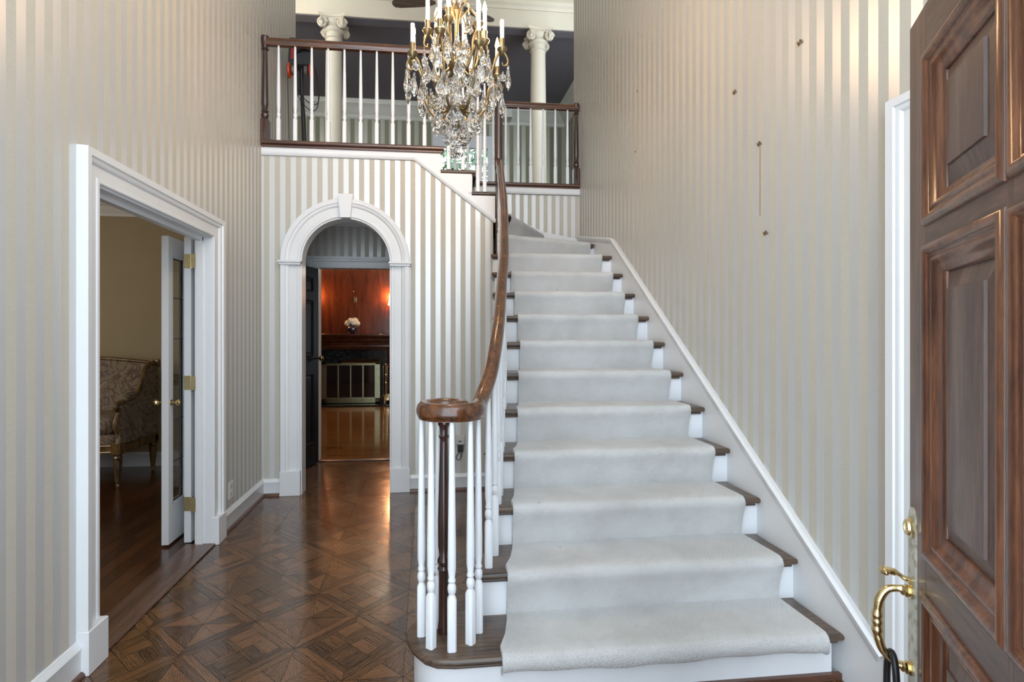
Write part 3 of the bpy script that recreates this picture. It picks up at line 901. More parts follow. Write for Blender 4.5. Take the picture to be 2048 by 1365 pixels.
def balcony(name, x0, x1, y, label, xs, newels, zr=3.766):
    b = thing(name, ((x0 + x1) / 2, y, FL2), label, 'railing')
    # wood nosing board
    nb = MB().slab([(x0, y - .035), (x1, y - .035), (x1, y + .07), (x0, y + .07)], FL2 - .03, FL2 + .002, .012)
    nb.slab([(x0, y - .018), (x1 - .01, y - .018), (x1 - .01, y + .06), (x0, y + .06)], FL2 - .052, FL2 - .03, .008, 2)
    mk('nosing_board', nb, M['nos'], b)
    mk('handrail', MB().rail([(x1 if newels[1] is None else newels[1], y + .005, zr), (x0 + .03, y + .005, zr)], RP), M['railx'], b, smooth=50)
    for x in xs: baluster(b, x, y + .005, FL2, zr - .01, .185)
    for x in newels:
        if x is None: continue
        m = turned_newel(x, y + .005, FL2, zr + .065)
        mk('newel_post', m, M['newel'], b)
    return b


M['nos'] = wood('brown_nosing', (.045, .018, .012), (.15, .066, .04), 'x', .28, 18, 8, .3, .1)
xs = [-1.232 + .1345 * i for i in range(10)]
balcony('balcony_railing', XL + .001, .147, NY - .005, 'front landing railing at upper left with mahogany rail and white balusters', xs, (XL + .03, None))
xs = [1.505 - .1345 * i for i in range(10)]
balcony('balcony_railing', .16, XR - .001, YR - .005, 'rear landing railing behind the chandelier, running to the right wall', xs, (XR - .035, None), zr=3.772)
rr_ = bpy.data.objects.get('balcony_railing.001')

# ---------------------------------------------------------------- colonnade beam, columns, upper room
bm_ = MB().box(-3.3, 3.1, 6.75, 6.93, 5.37, ZC)
prof = [(0, 5.60), (.012, 5.60), (.02, 5.625), (.02, 5.64), (.045, 5.66), (.05, 5.70), (.09, 5.72), (.10, 5.76), (.15, 5.80), (.19, 5.86), (.20, 5.95), (0, 5.95)]
bm_.sweep([(3.1, 6.75), (-3.3, 6.75)], prof, lambda a, b, w: (a, b, w))
bt = mk('trim_10', bm_, M['cream'], None, 'cream entablature with crown moulding carried by the columns', 'beam', kind='structure')
mk('soffit', MB().box(-3.3, 3.1, 6.765, 6.915, 5.362, 5.37), M['mauve'], bt, label='soffit with shade put into its mauve colour')  # mauve underside stands in for the shade below the beam
# crown in the upper room
cr = [(0, 5.17), (.015, 5.17), (.03, 5.19), (.03, 5.235), (.05, 5.25), (.09, 5.30), (.13, 5.36), (.17, 5.38), (.18, 5.42), (.20, 5.45), (0, 5.45)]
M['cream2'] = paint('upper_room_cream', (.62, .62, .55), .5)  # paler, greyer cream for the upper room mouldings
c_ = MB().sweep([(2.55, 9.45), (-3.3, 9.45)], cr, lambda a, b, w: (a, b, w)); c_.sweep([(2.55, 6.95), (2.55, 9.45)], cr, lambda a, b, w: (a, b, w))
mk('trim_11', c_, M['cream2'], None, 'cream crown moulding of the upper room', 'crown moulding', kind='structure')
bk = MB().box(-.04, 1.49, 9.16, 9.44, 5.21, 5.44).sweep([(1.5, 9.45), (1.5, 9.15), (-.05, 9.15), (-.05, 9.45)], [(0, 5.2), (-.03, 5.21), (-.05, 5.26), (-.12, 5.34), (-.14, 5.44), (0, 5.45)], lambda a, b, w: (a, b, w))
mk('trim_12', bk, M['cream2'], None, 'projecting cornice box above the upstairs window', 'cornice', kind='structure')
wn = MB()
for a0, a1, b0, b1 in ((.10, .20, 3.62, 4.72), (1.10, 1.20, 3.62, 4.72), (.10, 1.20, 4.72, 4.94), (.06, 1.24, 3.52, 3.62)): wn.box(a0, a1, 9.41, 9.46, b0, b1)
wd = mk('window_1', wn, M['white'], None, 'upstairs window looking onto green trees', 'window', kind='structure', smooth=0)
mt = MB()
for i in range(1, 4): x = .2 + .225 * i; mt.box(x - .008, x + .008, 9.45, 9.47, 3.62, 4.72)
for i in range(1, 4): z = 3.62 + .275 * i; mt.box(.2, 1.1, 9.45, 9.47, z - .008, z + .008)
mk('window_frame', mt, M['white'], wd, smooth=0)
mk('pane', MB().box(.2, 1.1, 9.462, 9.466, 3.62, 4.72), glass('window_glass', (1, 1, 1), 0, 1.1), wd, smooth=0)


def tree_leaves():
    m, nt, b = newmat('garden_leaves')
    g = N(nt, 'ShaderNodeTexCoord'); n = N(nt, 'ShaderNodeTexNoise', i_Scale=7, i_Detail=5); nt.links.new(g.outputs['Object'], n.inputs[0])
    r = ramp(nt, n.outputs[0], [(.35, (.03, .08, .03)), (.6, (.14, .3, .14))]); nt.links.new(r.outputs[0], b.inputs['Base Color'])
    return m


tr = MB(); rg = random.Random(11)
for i in range(2600):
    x, y, z = .8 + rg.uniform(-2.2, 2.4), 12.5 + rg.uniform(-.9, .9), 2.6 + rg.uniform(0, 3.8)
    s = rg.uniform(.08, .2); a = Vector((rg.uniform(-1, 1), rg.uniform(-1, 1), rg.uniform(-1, 1))).normalized(); bv = a.orthogonal().normalized(); p = Vector((x, y, z))
    tr.add([p - a * s, p + bv * s * .5, p + a * s, p - bv * s * .5], [(0, 1, 2, 3)])
tt = thing('tree', (.8, 12.5, 0), 'leafy green tree outside the upstairs window', 'tree')
mk('foliage', tr, tree_leaves(), tt, smooth=0, fix=False)
mk('trunk', MB().tube([(.8, 12.5, 0), (.85, 12.5, 2), (.7, 12.6, 4.2)], [.16, .13, .06], 10), paint('bark', (.12, .09, .06), .9), tt)


def spiral_volute(cx, cy, cz, R, ux, uy, th=.03):
    """scroll disc facing direction (ux,uy)"""
    m = MB(); px, py = -uy, ux
    pts = []
    for i in range(34):
        t = i / 33; a = t * 2.4 * 2 * pi; r = R * (1 - .85 * t)
        pts.append((cx + px * r * cos(a) + ux * th * t * .5, cy + py * r * cos(a) + uy * th * t * .5, cz + r * sin(a)))
    m.tube(pts, [.014 - .007 * i / 33 for i in range(34)], 6)
    rings = []
    for d in (-th, 0):
        rings.append([(cx + px * R * .95 * cos(2 * pi * j / 18) + ux * d, cy + py * R * .95 * cos(2 * pi * j / 18) + uy * d, cz + R * .95 * sin(2 * pi * j / 18)) for j in range(18)])
    m.loft(rings)
    m.lathe([(.0, -.012), (.012, 0), (.0, .012)], cx + ux * th * .5, cy + uy * th * .5, 8, cz)
    return m


def column(x, y, label):
    c = thing('column', (x, y, FL2), label, 'column', group=None)
    sh = MB(); r0, r1 = .112, .096; zt = 5.20; n = 12
    pr = [(r0 * 1.02, .12), (r0, .16)]
    for i in range(n + 1):
        t = i / n; pr.append((r0 + (r1 - r0) * t ** 1.6, .16 + (zt - FL2 - .26) * t))
    sh.lathe(pr, x, y, 32, FL2)
    mk('shaft', sh, M['cream'], c, smooth=60)
    bs = MB().bbox(x - .16, x + .16, y - .16, y + .16, FL2, FL2 + .05).lathe([(.15, .05), (.155, .07), (.145, .09), (.125, .1), (.13, .11), (.122, .125)], x, y, 32, FL2)
    mk('base', bs, M['cream'], c, smooth=50)
    cap = MB()
    z = zt - .10
    cap.lathe([(r1, 0), (r1 + .012, .005), (r1 + .014, .014), (r1, .022), (r1 - .002, .075), (r1 + .03, .095), (r1 + .035, .115), (r1 + .02, .13), (r1 + .01, .16), (r1, .2)], x, y, 32, z)
    # abacus with concave sides
    ab = []
    R = .175
    for q in range(4):
        a0 = pi / 4 + q * pi / 2
        c0 = (R * sqrt(2) * .93 * cos(a0), R * sqrt(2) * .93 * sin(a0)); c1 = (R * sqrt(2) * .93 * cos(a0 + pi / 2), R * sqrt(2) * .93 * sin(a0 + pi / 2))
        mid = ((c0[0] + c1[0]) / 2 * .78, (c0[1] + c1[1]) / 2 * .78)
        for i in range(8):
            t = i / 8
            ab.append((x + (1 - t) ** 2 * c0[0] + 2 * t * (1 - t) * (2 * mid[0] - (c0[0] + c1[0]) / 2) * 1 + t * t * c1[0], y + (1 - t) ** 2 * c0[1] + 2 * t * (1 - t) * (2 * mid[1] - (c0[1] + c1[1]) / 2) + t * t * c1[1]))
    cap.prism(inset(ab, .012), 5.315, 5.335, 'z'); cap.prism(ab, 5.335, 5.369, 'z')
    cap.lathe([(.10, 0), (.125, .02), (.13, .06)], x, y, 24, 5.25)
    mk('capital', cap, M['cream'], c, smooth=50)
    for q in range(4):
        a0 = pi / 4 + q * pi / 2; d = .170
        # each corner scroll as a pair of faces turned out
        v = MB()
        for sgn in (-1, 1):
            aa = a0 + sgn * radians(42)
            v2 = spiral_volute(x + d * cos(a0) + .012 * cos(aa), y + d * sin(a0) + .012 * sin(aa), 5.255, .062, cos(aa), sin(aa), .02)
            v.add(v2.v, v2.f)
        mk('scroll', v, M['cream'], c, smooth=50)
    return c


column(-1.183, 6.84, 'cream scroll-topped column behind the front railing at upper left')
column(1.472, 6.84, 'cream scroll-topped column behind the rear railing at upper right')

# ceiling fan
FX, FY, FZ = .238, 6.05, 5.16
fan = thing('ceiling_fan', (FX, FY, ZC), 'white ceiling fan with wooden blades above the landing', 'ceiling fan')
mk('motor', MB().lathe([(.02, -.06), (.05, -.055), (.06, -.02), (.10, -.01), (.11, .03), (.11, .08), (.08, .11), (.03, .13)], FX, FY, 28, FZ), M['white'], fan)
mk('downrod', MB().tube([(FX, FY, FZ + .12), (FX, FY, ZC)], .013, 10), M['white'], fan)
mk('canopy', MB().lathe([(.02, -.09), (.05, -.06), (.06, 0)], FX, FY, 20, ZC), M['white'], fan)
M['blade'] = wood('fan_blade_wood', (.10, .07, .055), (.20, .15, .12), 'x', .5, 12, 6, 0)
for q in range(5):
    a = radians(172 + 72 * q); u = Vector((cos(a), sin(a), 0)); v = Vector((-sin(a), cos(a), .15))
    bl = []
    for r, hw in ((.14, .02), (.2, .045), (.3, .06), (.55, .068), (.62, .055), (.645, .02)):
        bl.append((r, hw))
    rings = []
    for r, hw in bl:
        c0 = Vector((FX, FY, FZ + .03)) + u * r
        rings.append([tuple(c0 + v * hw + Vector((0, 0, .004))), tuple(c0 - v * hw + Vector((0, 0, .004))), tuple(c0 - v * hw - Vector((0, 0, .004))), tuple(c0 + v * hw - Vector((0, 0, .004)))])
    mk('blade', MB().loft(rings), M['blade'], fan)
#PART2
# ---------------------------------------------------------------- chandelier
CX, CY = .165, 2.92
ch = thing('chandelier', (CX, CY, 2.35), 'brass and crystal chandelier with candle lights hanging in front of the landing', 'chandelier')
st_ = MB().lathe([(.004, 2.44), (.012, 2.455), (.008, 2.47), (.016, 2.485), (.012, 2.50), (.020, 2.52), (.010, 2.535), (.016, 2.55), (.03, 2.565), (.058, 2.595), (.062, 2.61), (.045, 2.62), (.018, 2.63), (.013, 2.66), (.012, 2.80), (.022, 2.81), (.045, 2.83), (.05, 2.85), (.03, 2.86), (.013, 2.88), (.011, 3.1), (.02, 3.12), (.03, 3.15), (.018, 3.17), (.01, 3.2), (.01, 3.42), (.02, 3.44), (.005, 3.47)], CX, CY, 20)
mk('stem', st_, M['antique'], ch)
cn = MB(); z = 3.47; q = 0
while z < ZC - .04:
    a = q % 2 * pi / 2; pts = []
    for i in range(13):
        t = 2 * pi * i / 12; pts.append((CX + .010 * cos(t) * cos(a), CY + .010 * cos(t) * sin(a), z + .02 + .02 * sin(t)))
    cn.tube(pts, .0028, 5, False); z += .032; q += 1
mk('chain', cn, M['antique'], ch)
mk('ceiling_rose', MB().lathe([(.01, -.06), (.04, -.045), (.065, -.015), (.07, 0)], CX, CY, 24, ZC), M['antique'], ch)
M['candle'] = paint('ivory_candle_sleeve', (.85, .84, .82), .4, .01, 3, 0)
M['bulb'] = emit('candle_bulb', (1.0, .62, .26), 38)
M['crystal'] = glass('cut_crystal', (1, .99, .97), 0, 1.6)


def gpt(a, r, z): return (CX + r * cos(a), CY + r * sin(a), z)


def drop_mesh(cx, cy, cz, L, R, a, kind):
    """cut crystal hanging from (cx,cy,cz)"""
    m = MB()
    if kind == 'ball':
        pr = [(.0, 0), (R * .35, -.06 * L), (R * .8, -.25 * L), (R, -.5 * L), (R * .8, -.75 * L), (R * .35, -.94 * L), (.0, -L)]; n = 8; fl = 1
    elif kind == 'spear':
        pr = [(.0, 0), (R * .45, -.06 * L), (R * .35, -.16 * L), (R, -.62 * L), (R * .8, -.76 * L), (0, -L)]; n = 6; fl = .6
    else:
        pr = [(.0, 0), (R * .25, -.05 * L), (R * .3, -.2 * L), (R * .72, -.45 * L), (R, -.68 * L), (R * .85, -.84 * L), (R * .4, -.96 * L), (0, -L)]; n = 8; fl = .45
    rings = []
    for i, (r, z) in enumerate(pr):
        ring = []
        for j in range(n):
            t = 2 * pi * (j + (i % 2) * .5) / n
            u, v = r * cos(t), r * sin(t) * fl
            ring.append((cx + u * cos(a) - v * sin(a), cy + u * sin(a) + v * cos(a), cz - .016 + z))
        rings.append(ring)
    m.loft(rings)
    m.lathe([(0, -.016), (.005, -.012), (.0065, -.006), (.005, -.001), (0, .002)], cx, cy, 6, cz)
    return m


ND = 0
def drop(a, r, z, L, R, kind, da=pi / 2):
    global ND
    if ND >= 99: return
    L *= 1.28; R *= 1.5
    x, y, _ = gpt(a, r, z)
    mk('crystal_drop', drop_mesh(x, y, z, L, R, a + da, kind), M['crystal'], ch, smooth=0); ND += 1


ARMS = []
for i in range(8):
    ARMS.append((radians(22.5 + 45 * i), .262, 2.905 if i % 2 else 2.855, 2.60, 0))
for i in range(6):
    ARMS.append((radians(12 + 60 * i), .165, 3.02, 2.84, 1))
for ai, (a, R, zc, zb, tier) in enumerate(ARMS):
    H_ = zc - zb
    cps = [(.03, zb), (R * .45, zb - .03), (R * .72, zb + H_ * .25), (R * .78, zb + H_ * .62), (R * .9, zc - .03), (R, zc - .045 + .03), (R * 1.1, zc - .05), (R * 1.12, zc - .085), (R * 1.03, zc - .095), (R * 1.0, zc - .075)]
    pts = catmull([gpt(a, r, z) for r, z in cps], 5)
    arm = MB().tube(pts, [.0075 - .003 * min(1, max(0, (i - 24) / 20)) for i in range(len(pts))], 8)
    am = mk('arm', arm, M['antique'], ch, smooth=60)
    x, y, _ = gpt(a, R, 0)
    mk('candle_cup', MB().lathe([(.006, -.035), (.012, -.028), (.024, -.012), (.029, 0), (.026, .004), (.014, .006), (.0135, .04), (.0155, .046), (.0155, .052)], x, y, 16, zc), M['antique'], am)
    lit = tier == 1 or ai in (0, 2, 3, 5, 6)
    mk('candle_sleeve', MB().lathe([(.0115, .05), (.0115, .155), (.009, .157)], x, y, 14, zc), M['candle'], am)
    if lit:
        mk('bulb', MB().lathe([(.006, .157), (.011, .168), (.0125, .18), (.010, .195), (.005, .212), (.001, .225)], x, y, 12, zc), M['bulb'], am)
        if ai in (0, 3, 5, 8, 10, 12):
            ld = bpy.data.lights.new('candle_light', 'POINT'); ld.color = (1, .66, .40); ld.energy = 3.4; ld.shadow_soft_size = .03
            lo = bpy.data.objects.new('candle_light', ld); COL.objects.link(lo); lo.location = (x, y, zc + .26)
# crown scrolls of brass above
for i in range(6):
    a = radians(30 * i * 2)
    pts = catmull([gpt(a, .02, 3.12), gpt(a, .07, 3.17), gpt(a, .11, 3.14), gpt(a, .12, 3.10), gpt(a, .10, 3.085)], 5)
    mk('scroll', MB().tube(pts, .005, 6), M['antique'], ch, smooth=60)
# drops
drop(0, 0, 2.45, .084, .033, 'ball', .3)
for i in range(5): drop(radians(20 + 72 * i), .058, 2.55, .098, .034, 'pear')
for i in range(7): drop(radians(5 + 360 / 7 * i), .125, 2.615, .10, .032, 'pear')
for i in range(6): drop(radians(28 + 60 * i), .165, 2.68, .075, .020, 'pear')
for i in range(8):
    drop(radians(22.5 + 45 * i), .295, 2.83 if i % 2 else 2.78, .115, .019, 'spear')
for i in range(8): drop(radians(22.5 + 45 * i), .210, 2.75, .115, .030, 'pear')
for i in range(8): drop(radians(45 * i), .235, 2.80, .095, .024, 'pear' if i % 2 else 'spear')
for i in range(8): drop(radians(22.5 + 45 * i + 8), .26, 2.80, .030, .015, 'ball')
for i in range(6): drop(radians(42 + 60 * i), .18, 2.92, .085, .020, 'spear')
for i in range(6): drop(radians(12 + 60 * i), .185, 2.93, .075, .020, 'pear')
for i in range(6): drop(radians(30 + 60 * i), .085, 2.82, .10, .028, 'pear')
for i in range(6): drop(radians(60 * i), .12, 3.09, .08, .020, 'pear')
for i in range(6): drop(radians(30 + 60 * i), .06, 3.0, .09, .022, 'spear')
for i in range(6): drop(radians(15 + 60 * i), .10, 2.74, .08, .022, 'pear')
for i in range(5): drop(radians(10 + 72 * i), .035, 3.32, .11, .02, 'spear')

# ---------------------------------------------------------------- front door (open towards the camera)
HB = (.6365, .2920); DU = (.5215, .8533); DW = .99; DH = 2.08
fd = thing('door_1', (HB[0], HB[1], 0), 'open weathered mahogany front door with raised panels at the right', 'front door', rotz=atan2(DU[1], DU[0]), kind='structure')
M['fd_frame'] = wood('front_door_frame', (.045, .020, .014), (.21, .105, .07), 'z', .38, 10, 6, .25, .12)
M['fd_rail'] = wood('front_door_rail', (.045, .022, .018), (.20, .115, .085), 'x', .4, 10, 6, .2, .12)
M['fd_mould'] = wood('front_door_moulding', (.06, .018, .008), (.26, .10, .045), 'z', .3, 10, 7, .4, .08)
M['fd_panel'] = wood('front_door_panel', (.075, .042, .034), (.22, .145, .12), 'z', .42, 7, 4, .2, .12)
def X_(s): return DW - s    # s measured from the free edge
mk('leaf', MB().box(0, DW, -.045, -.024, .012, DH), M['fd_frame'], fd, local=True, smooth=0)
cols = [(X_(.488), X_(.110)), (X_(.882), X_(.505))]
rowz = [(.12, .773), (.856, 1.546), (1.589, 1.967)]
fr = MB()
fr.box(X_(.110) - .001, DW, -.024, 0, .012, DH).box(0, X_(.882), -.024, 0, .012, DH).box(X_(.505), X_(.488), -.024, 0, .012, DH)
mk('stile', fr, M['fd_frame'], fd, local=True, smooth=0)
rl = MB()
for a, b in ((.012, .12), (.773, .856), (1.546, 1.589), (1.967, DH)):
    for c0, c1 in cols: rl.box(c0, c1, -.024, -.0003, a, b)
mk('rail', rl, M['fd_rail'], fd, local=True, smooth=0)
MP = [(.002, .0), (.001, .004), (-.002, .008), (-.007, .0105), (-.013, .0105), (-.018, .008), (-.021, .004), (-.023, .001), (-.028, -.0005), (-.031, .0015), (-.035, .002), (-.039, .0), (-.043, -.005), (-.052, -.009), (-.062, -.012), (-.066, -.018), (-.066, -.024), (.002, -.024)]
for c0, c1 in cols:
    for a, b in rowz:
        m = MB().sweep([(c0, a), (c0, b), (c1, b), (c1, a)], MP, lambda x, z, w: (x, w, z), closed=True)
        mk('panel_moulding', m, M['fd_mould'], fd, local=True, smooth=40)
        i0, i1, j0, j1 = c0 + .06, c1 - .06, a + .06, b - .06
        def rg_(k, y): return [(i0 + k, y, j0 + k), (i1 - k, y, j0 + k), (i1 - k, y, j1 - k), (i0 + k, y, j1 - k)]
        p = MB().loft([rg_(0, -.023), rg_(.004, -.021), rg_(.042, -.011), rg_(.0435, -.006), rg_(.047, -.005)])
        mk('panel', p, M['fd_panel'], fd, local=True, smooth=20)
# escutcheon, deadbolt, thumb latch, pull
def metal_worn():
    m, nt, b = newmat('worn_lacquered_brass')
    g = N(nt, 'ShaderNodeTexCoord'); n = N(nt, 'ShaderNodeTexNoise', i_Scale=45, i_Detail=6); nt.links.new(g.outputs['Object'], n.inputs[0])
    r = ramp(nt, n.outputs[0], [(.35, (.40, .38, .26)), (.5, (.66, .66, .56)), (.65, (.74, .74, .68))]); nt.links.new(r.outputs[0], b.inputs['Base Color'])
    b.inputs['Metallic'].default_value = .35; b.inputs['Roughness'].default_value = .45
    return m
M['worn'] = metal_worn()
pc = X_(.028); hw = .027
pl = []
for i in range(13): t = pi * i / 12; pl.append((pc + hw * cos(t) * 1.0, .90 + .042 * sin(t)))
for i in range(13): t = pi + pi * i / 12; pl.append((pc + hw * cos(t), .50 + .042 * sin(t)))
mk('escutcheon', MB().prism(pl, .0002, .004, 'y'), M['worn'], fd, local=True, smooth=30)
def ylathe(pr, x, z, n=24):
    m = MB().lathe(pr, 0, 0, n); m.v = [(a + x, c, b + z) for a, b, c in m.v]; return m
mk('deadbolt', ylathe([(.0, .004), (.024, .004), (.024, .008), (.021, .010), (.019, .010), (.018, .015), (.015, .017), (.008, .017), (.0075, .014), (0, .014)], pc, .893), M['brass'], fd, local=True)
HZ0, HZ1 = .572, .733
lt = MB().tube(catmull([(pc, .002, .768), (pc, .018, .772), (pc + .0, .032, .781), (pc, .05, .784), (pc, .068, .780)], 5), [.006] * 6 + [.005] * 5 + [.008] * 5 + [.010, .010, .008, .005, .003], 12)
lt.v = [(pc + (x - pc) * (1.0 + 1.2 * max(0, min(1, (y - .028) / .025))), y, z) for x, y, z in lt.v]
mk('thumb_latch', lt, M['brass'], fd, local=True, smooth=60)
gp = catmull([(pc, .003, HZ1 + .01), (pc, .03, HZ1 + .012), (pc, .052, HZ1 + .004), (pc, .066, HZ1 - .022), (pc, .070, HZ1 - .055), (pc, .070, HZ1 - .075), (pc, .070, HZ1 - .1), (pc, .067, HZ0 + .045), (pc, .058, HZ0 + .018), (pc, .036, HZ0 - .004), (pc, .003, HZ0 - .01)], 6)
rad = []
nG = len(gp)
for i in range(nG):
    t = i / (nG - 1); z = gp[i].z
    r = .0075
    if t < .1: r = .012 - .04 * t
    elif t > .9: r = .012 - .04 * (1 - t)
    elif .38 < t < .62: r = .0095 + .003 * abs(sin((t - .38) / .24 * 3 * pi))
    else: r = .0078 + .0026 * (1 - abs(t - (.3 if t < .5 else .7)) / .2)
    rad.append(r)
mk('pull_grip', MB().tube(gp, rad, 14), M['brass'], fd, local=True, smooth=60)
for z in (HZ1 + .01, HZ0 - .01): mk('rosette', ylathe([(0, .003), (.017, .003), (.017, .008), (.013, .010), (.015, .014), (.011, .018), (.012, .022), (.008, .026), (0, .026)], pc, z), M['brass'], fd, local=True)
# black shackle looped on the pull, key box below
lk = thing('lock_box', tuple(WM[fd.name] @ Vector((pc, .045, .40))), 'black cable shackle and key box hooked on the brass front door pull', 'lock box', rotz=atan2(DU[1], DU[0]))
def L_(x, y, z): return tuple(WM[fd.name] @ Vector((x, y, z)))
sh = [L_(pc + dx, .040 + dy, z) for dx, dy, z in ((-.024, -.004, .46), (-.026, -.002, .52), (-.020, .0, .572), (-.004, .002, .590), (.012, .004, .580), (.022, .006, .54), (.024, .006, .46))]
mk('shackle', MB().tube(catmull(sh, 6), .0075, 10), M['black'], lk, smooth=60)
lb = MB().bbox(pc - .04, pc + .04, .016, .062, .36, .465, .006); lb.v = [tuple(WM[fd.name] @ Vector(v)) for v in lb.v]
mk('key_box', lb, M['black'], lk)

# ---------------------------------------------------------------- folding doors of the left doorway
fo = thing('door_2', (-1.58, 3.65, 0), 'white narrow folding doors with leaded glass folded back at the left doorway', 'folding door', kind='structure')
M['leaded'] = glass('leaded_glass', (.86, .92, .92), .05, 1.45)
def leaf(x0, x1, y0, y1, pane=True):
    z0, z1 = .015, 1.972
    m = MB(); sw = .052
    m.box(x0, x1, y0, y0 + sw, z0, z1).box(x0, x1, y1 - sw, y1, z0, z1).box(x0, x1, y0 + sw, y1 - sw, z0, .255).box(x0, x1, y0 + sw, y1 - sw, z1 - .12, z1)
    # glazing bead
    for xx in (x0 + .002, x1 - .012):
        m.box(xx, xx + .010, y0 + sw, y0 + sw + .012, .255, z1 - .12).box(xx, xx + .010, y1 - sw - .012, y1 - sw, .255, z1 - .12).box(xx, xx + .010, y0 + sw, y1 - sw, .255, .267).box(xx, xx + .010, y0 + sw, y1 - sw, z1 - .132, z1 - .12)
    l = mk('leaf', m, M['white'], fo, smooth=0)
    xm = (x0 + x1) / 2
    mk('glass_pane', MB().box(xm - .002, xm + .002, y0 + sw, y1 - sw, .255, z1 - .12), M['leaded'], l, smooth=0)
    ld = MB()
    for i in range(1, 6):
        z = .255 + (z1 - .375) * i / 6; ld.box(xm - .004, xm + .004, y0 + sw, y1 - sw, z - .003, z + .003)
    ld.box(xm - .004, xm + .004, y0 + sw + .04, y0 + sw + .045, .255, z1 - .12).box(xm - .004, xm + .004, y1 - sw - .045, y1 - sw - .04, .255, z1 - .12)
    mk('lead_strip', ld, paint('lead', (.09, .09, .09), .5), l, smooth=0)
    return l
lA = leaf(-1.667, -1.625, 3.50, 3.79)
lB = leaf(-1.545, -1.503, 3.53, 3.82)
for sx in (-1, 1):
    kx = -1.646 + sx * .021
    m = MB().lathe([(.0, 0), (.018, 0), (.018, .004), (.008, .008), (.007, .028), (.014, .034), (.021, .044), (.021, .052), (.013, .060), (0, .062)], 0, 0, 20)
    m.v = [(kx + sx * c, 3.532 + a, .913 + b) for a, b, c in m.v]
    mk('door_knob', m, M['brass'], lA)
for z in (1.817, 1.038, .262):
    h = MB().box(-1.546, -1.502, 3.5275, 3.530, z - .045, z + .045).tube([(-1.499, 3.526, z - .047), (-1.499, 3.526, z + .047)], .006, 8)
    h.box(-1.495, -1.452, 3.5065, 3.509, z - .045, z + .045)
    for dz in (-.03, 0, .03):
        for dx in (-1.535, -1.518, -1.478, -1.462): h.box(dx - .002, dx + .002, 3.505 if dx > -1.5 else 3.526, 3.507 if dx > -1.5 else 3.528, z + dz - .002, z + dz + .002)
    mk('hinge', h, M['hingeb'], fo)
    h = MB().tube([(-1.59, 3.80, z - .04), (-1.59, 3.80, z + .04)], .006, 8).box(-1.625, -1.55, 3.79, 3.7925, z - .04, z + .04)
    mk('hinge', h, M['hingeb'], fo)

# ---------------------------------------------------------------- dark door past the arch
M['darkdoor'] = wood('near_black_door', (.003, .002, .002), (.008, .005, .004), 'z', .5, 9, 6, .0, .03, .12)
A0 = Vector((-1.128, 5.62)); dv = Vector((-.34, -.94)).normalized(); nv_ = Vector((.94, -.34)).normalized()
dl = thing('door_3', (A0.x, A0.y, 0), 'near black panelled door standing open behind the arch', 'door', rotz=atan2(dv.y, dv.x), kind='structure')
W3 = .74
mk('leaf', MB().box(0, W3, -.040, -.006, .012, 2.035), M['darkdoor'], dl, local=True, smooth=0)
f3 = MB()
f3.box(0, .10, -.006, 0, .012, 2.035).box(W3 - .1, W3, -.006, 0, .012, 2.035).box(.33, .41, -.006, 0, .012, 2.035)
for a, b in ((.012, .23), (.95, 1.12), (1.70, 1.78), (1.93, 2.035)): f3.box(.1, W3 - .1, -.006, 0, a, b)
mk('stile', f3, M['darkdoor'], dl, local=True, smooth=0)
for c0, c1 in ((.1, .33), (.41, .64)):
    for a, b in ((.23, .95), (1.12, 1.70), (1.78, 1.93)):
        m = MB().sweep([(c0, a), (c0, b), (c1, b), (c1, a)], [(0, -.006), (0, .004), (-.008, .007), (-.016, .003), (-.02, -.006)], lambda x, z, w: (x, w, z), closed=True)
        def rq(k, y): return [(c0 + .03 + k, y, a + .03 + k), (c1 - .03 - k, y, a + .03 + k), (c1 - .03 - k, y, b - .03 - k), (c0 + .03 + k, y, b - .03 - k)]
        m.loft([rq(0, -.006), rq(.018, .0), rq(.02, .0)])
        mk('panel', m, M['darkdoor'], dl, local=True, smooth=20)
m = MB().tube([(.06, 0, 1.10), (.06, .05, 1.10)], .009, 10).lathe([(0, -.028), (.018, -.022), (.027, 0), (.018, .022), (0, .028)], .06, .07, 16, 1.10)
m.tube([(.06, -.04, 1.10), (.06, -.09, 1.10)], .009, 10).lathe([(0, -.028), (.018, -.022), (.027, 0), (.018, .022), (0, .028)], .06, -.11, 16, 1.10)
mk('door_knob', m, M['antique'], dl, local=True)

# ---------------------------------------------------------------- library: fireplace and what stands there
FYB = 10.5
fp = thing('fireplace', (-1.46, FYB - .15, 0), 'dark mahogany fireplace with green black marble surround', 'fireplace')
mx0, mx1 = -2.36, -.57
def marble():
    m, nt, b = newmat('verde_marble')
    g = N(nt, 'ShaderNodeTexCoord'); n = N(nt, 'ShaderNodeTexNoise', i_Scale=7, i_Detail=8, i_Distortion=2.5, i_Roughness=.7); nt.links.new(g.outputs['Object'], n.inputs[0])
    r = ramp(nt, n.outputs[0], [(.5, (.008, .012, .014)), (.62, (.02, .04, .045)), (.68, (.22, .27, .28)), (.72, (.02, .03, .035))]); nt.links.new(r.outputs[0], b.inputs['Base Color'])
    b.inputs['Roughness'].default_value = .1
    return m
M['marble'] = marble()
su = MB().box(-2.15, -.77, FYB - .19, FYB, .0, .80).box(-2.15, -.77, FYB - .19, FYB, .80, 1.06)
s2 = MB().box(-2.15, -1.99, FYB - .20, FYB, 0, 1.06).box(-.93, -.77, FYB - .20, FYB, 0, 1.06).box(-1.99, -.93, FYB - .20, FYB, .80, 1.06)
mk('marble_surround', s2, M['marble'], fp, smooth=0)
s3 = MB().box(mx0 + .03, -2.15, FYB - .22, FYB, 0, 1.18).box(-.77, mx1 - .03, FYB - .22, FYB, 0, 1.18).box(-2.15, -.77, FYB - .22, FYB, 1.06, 1.18)
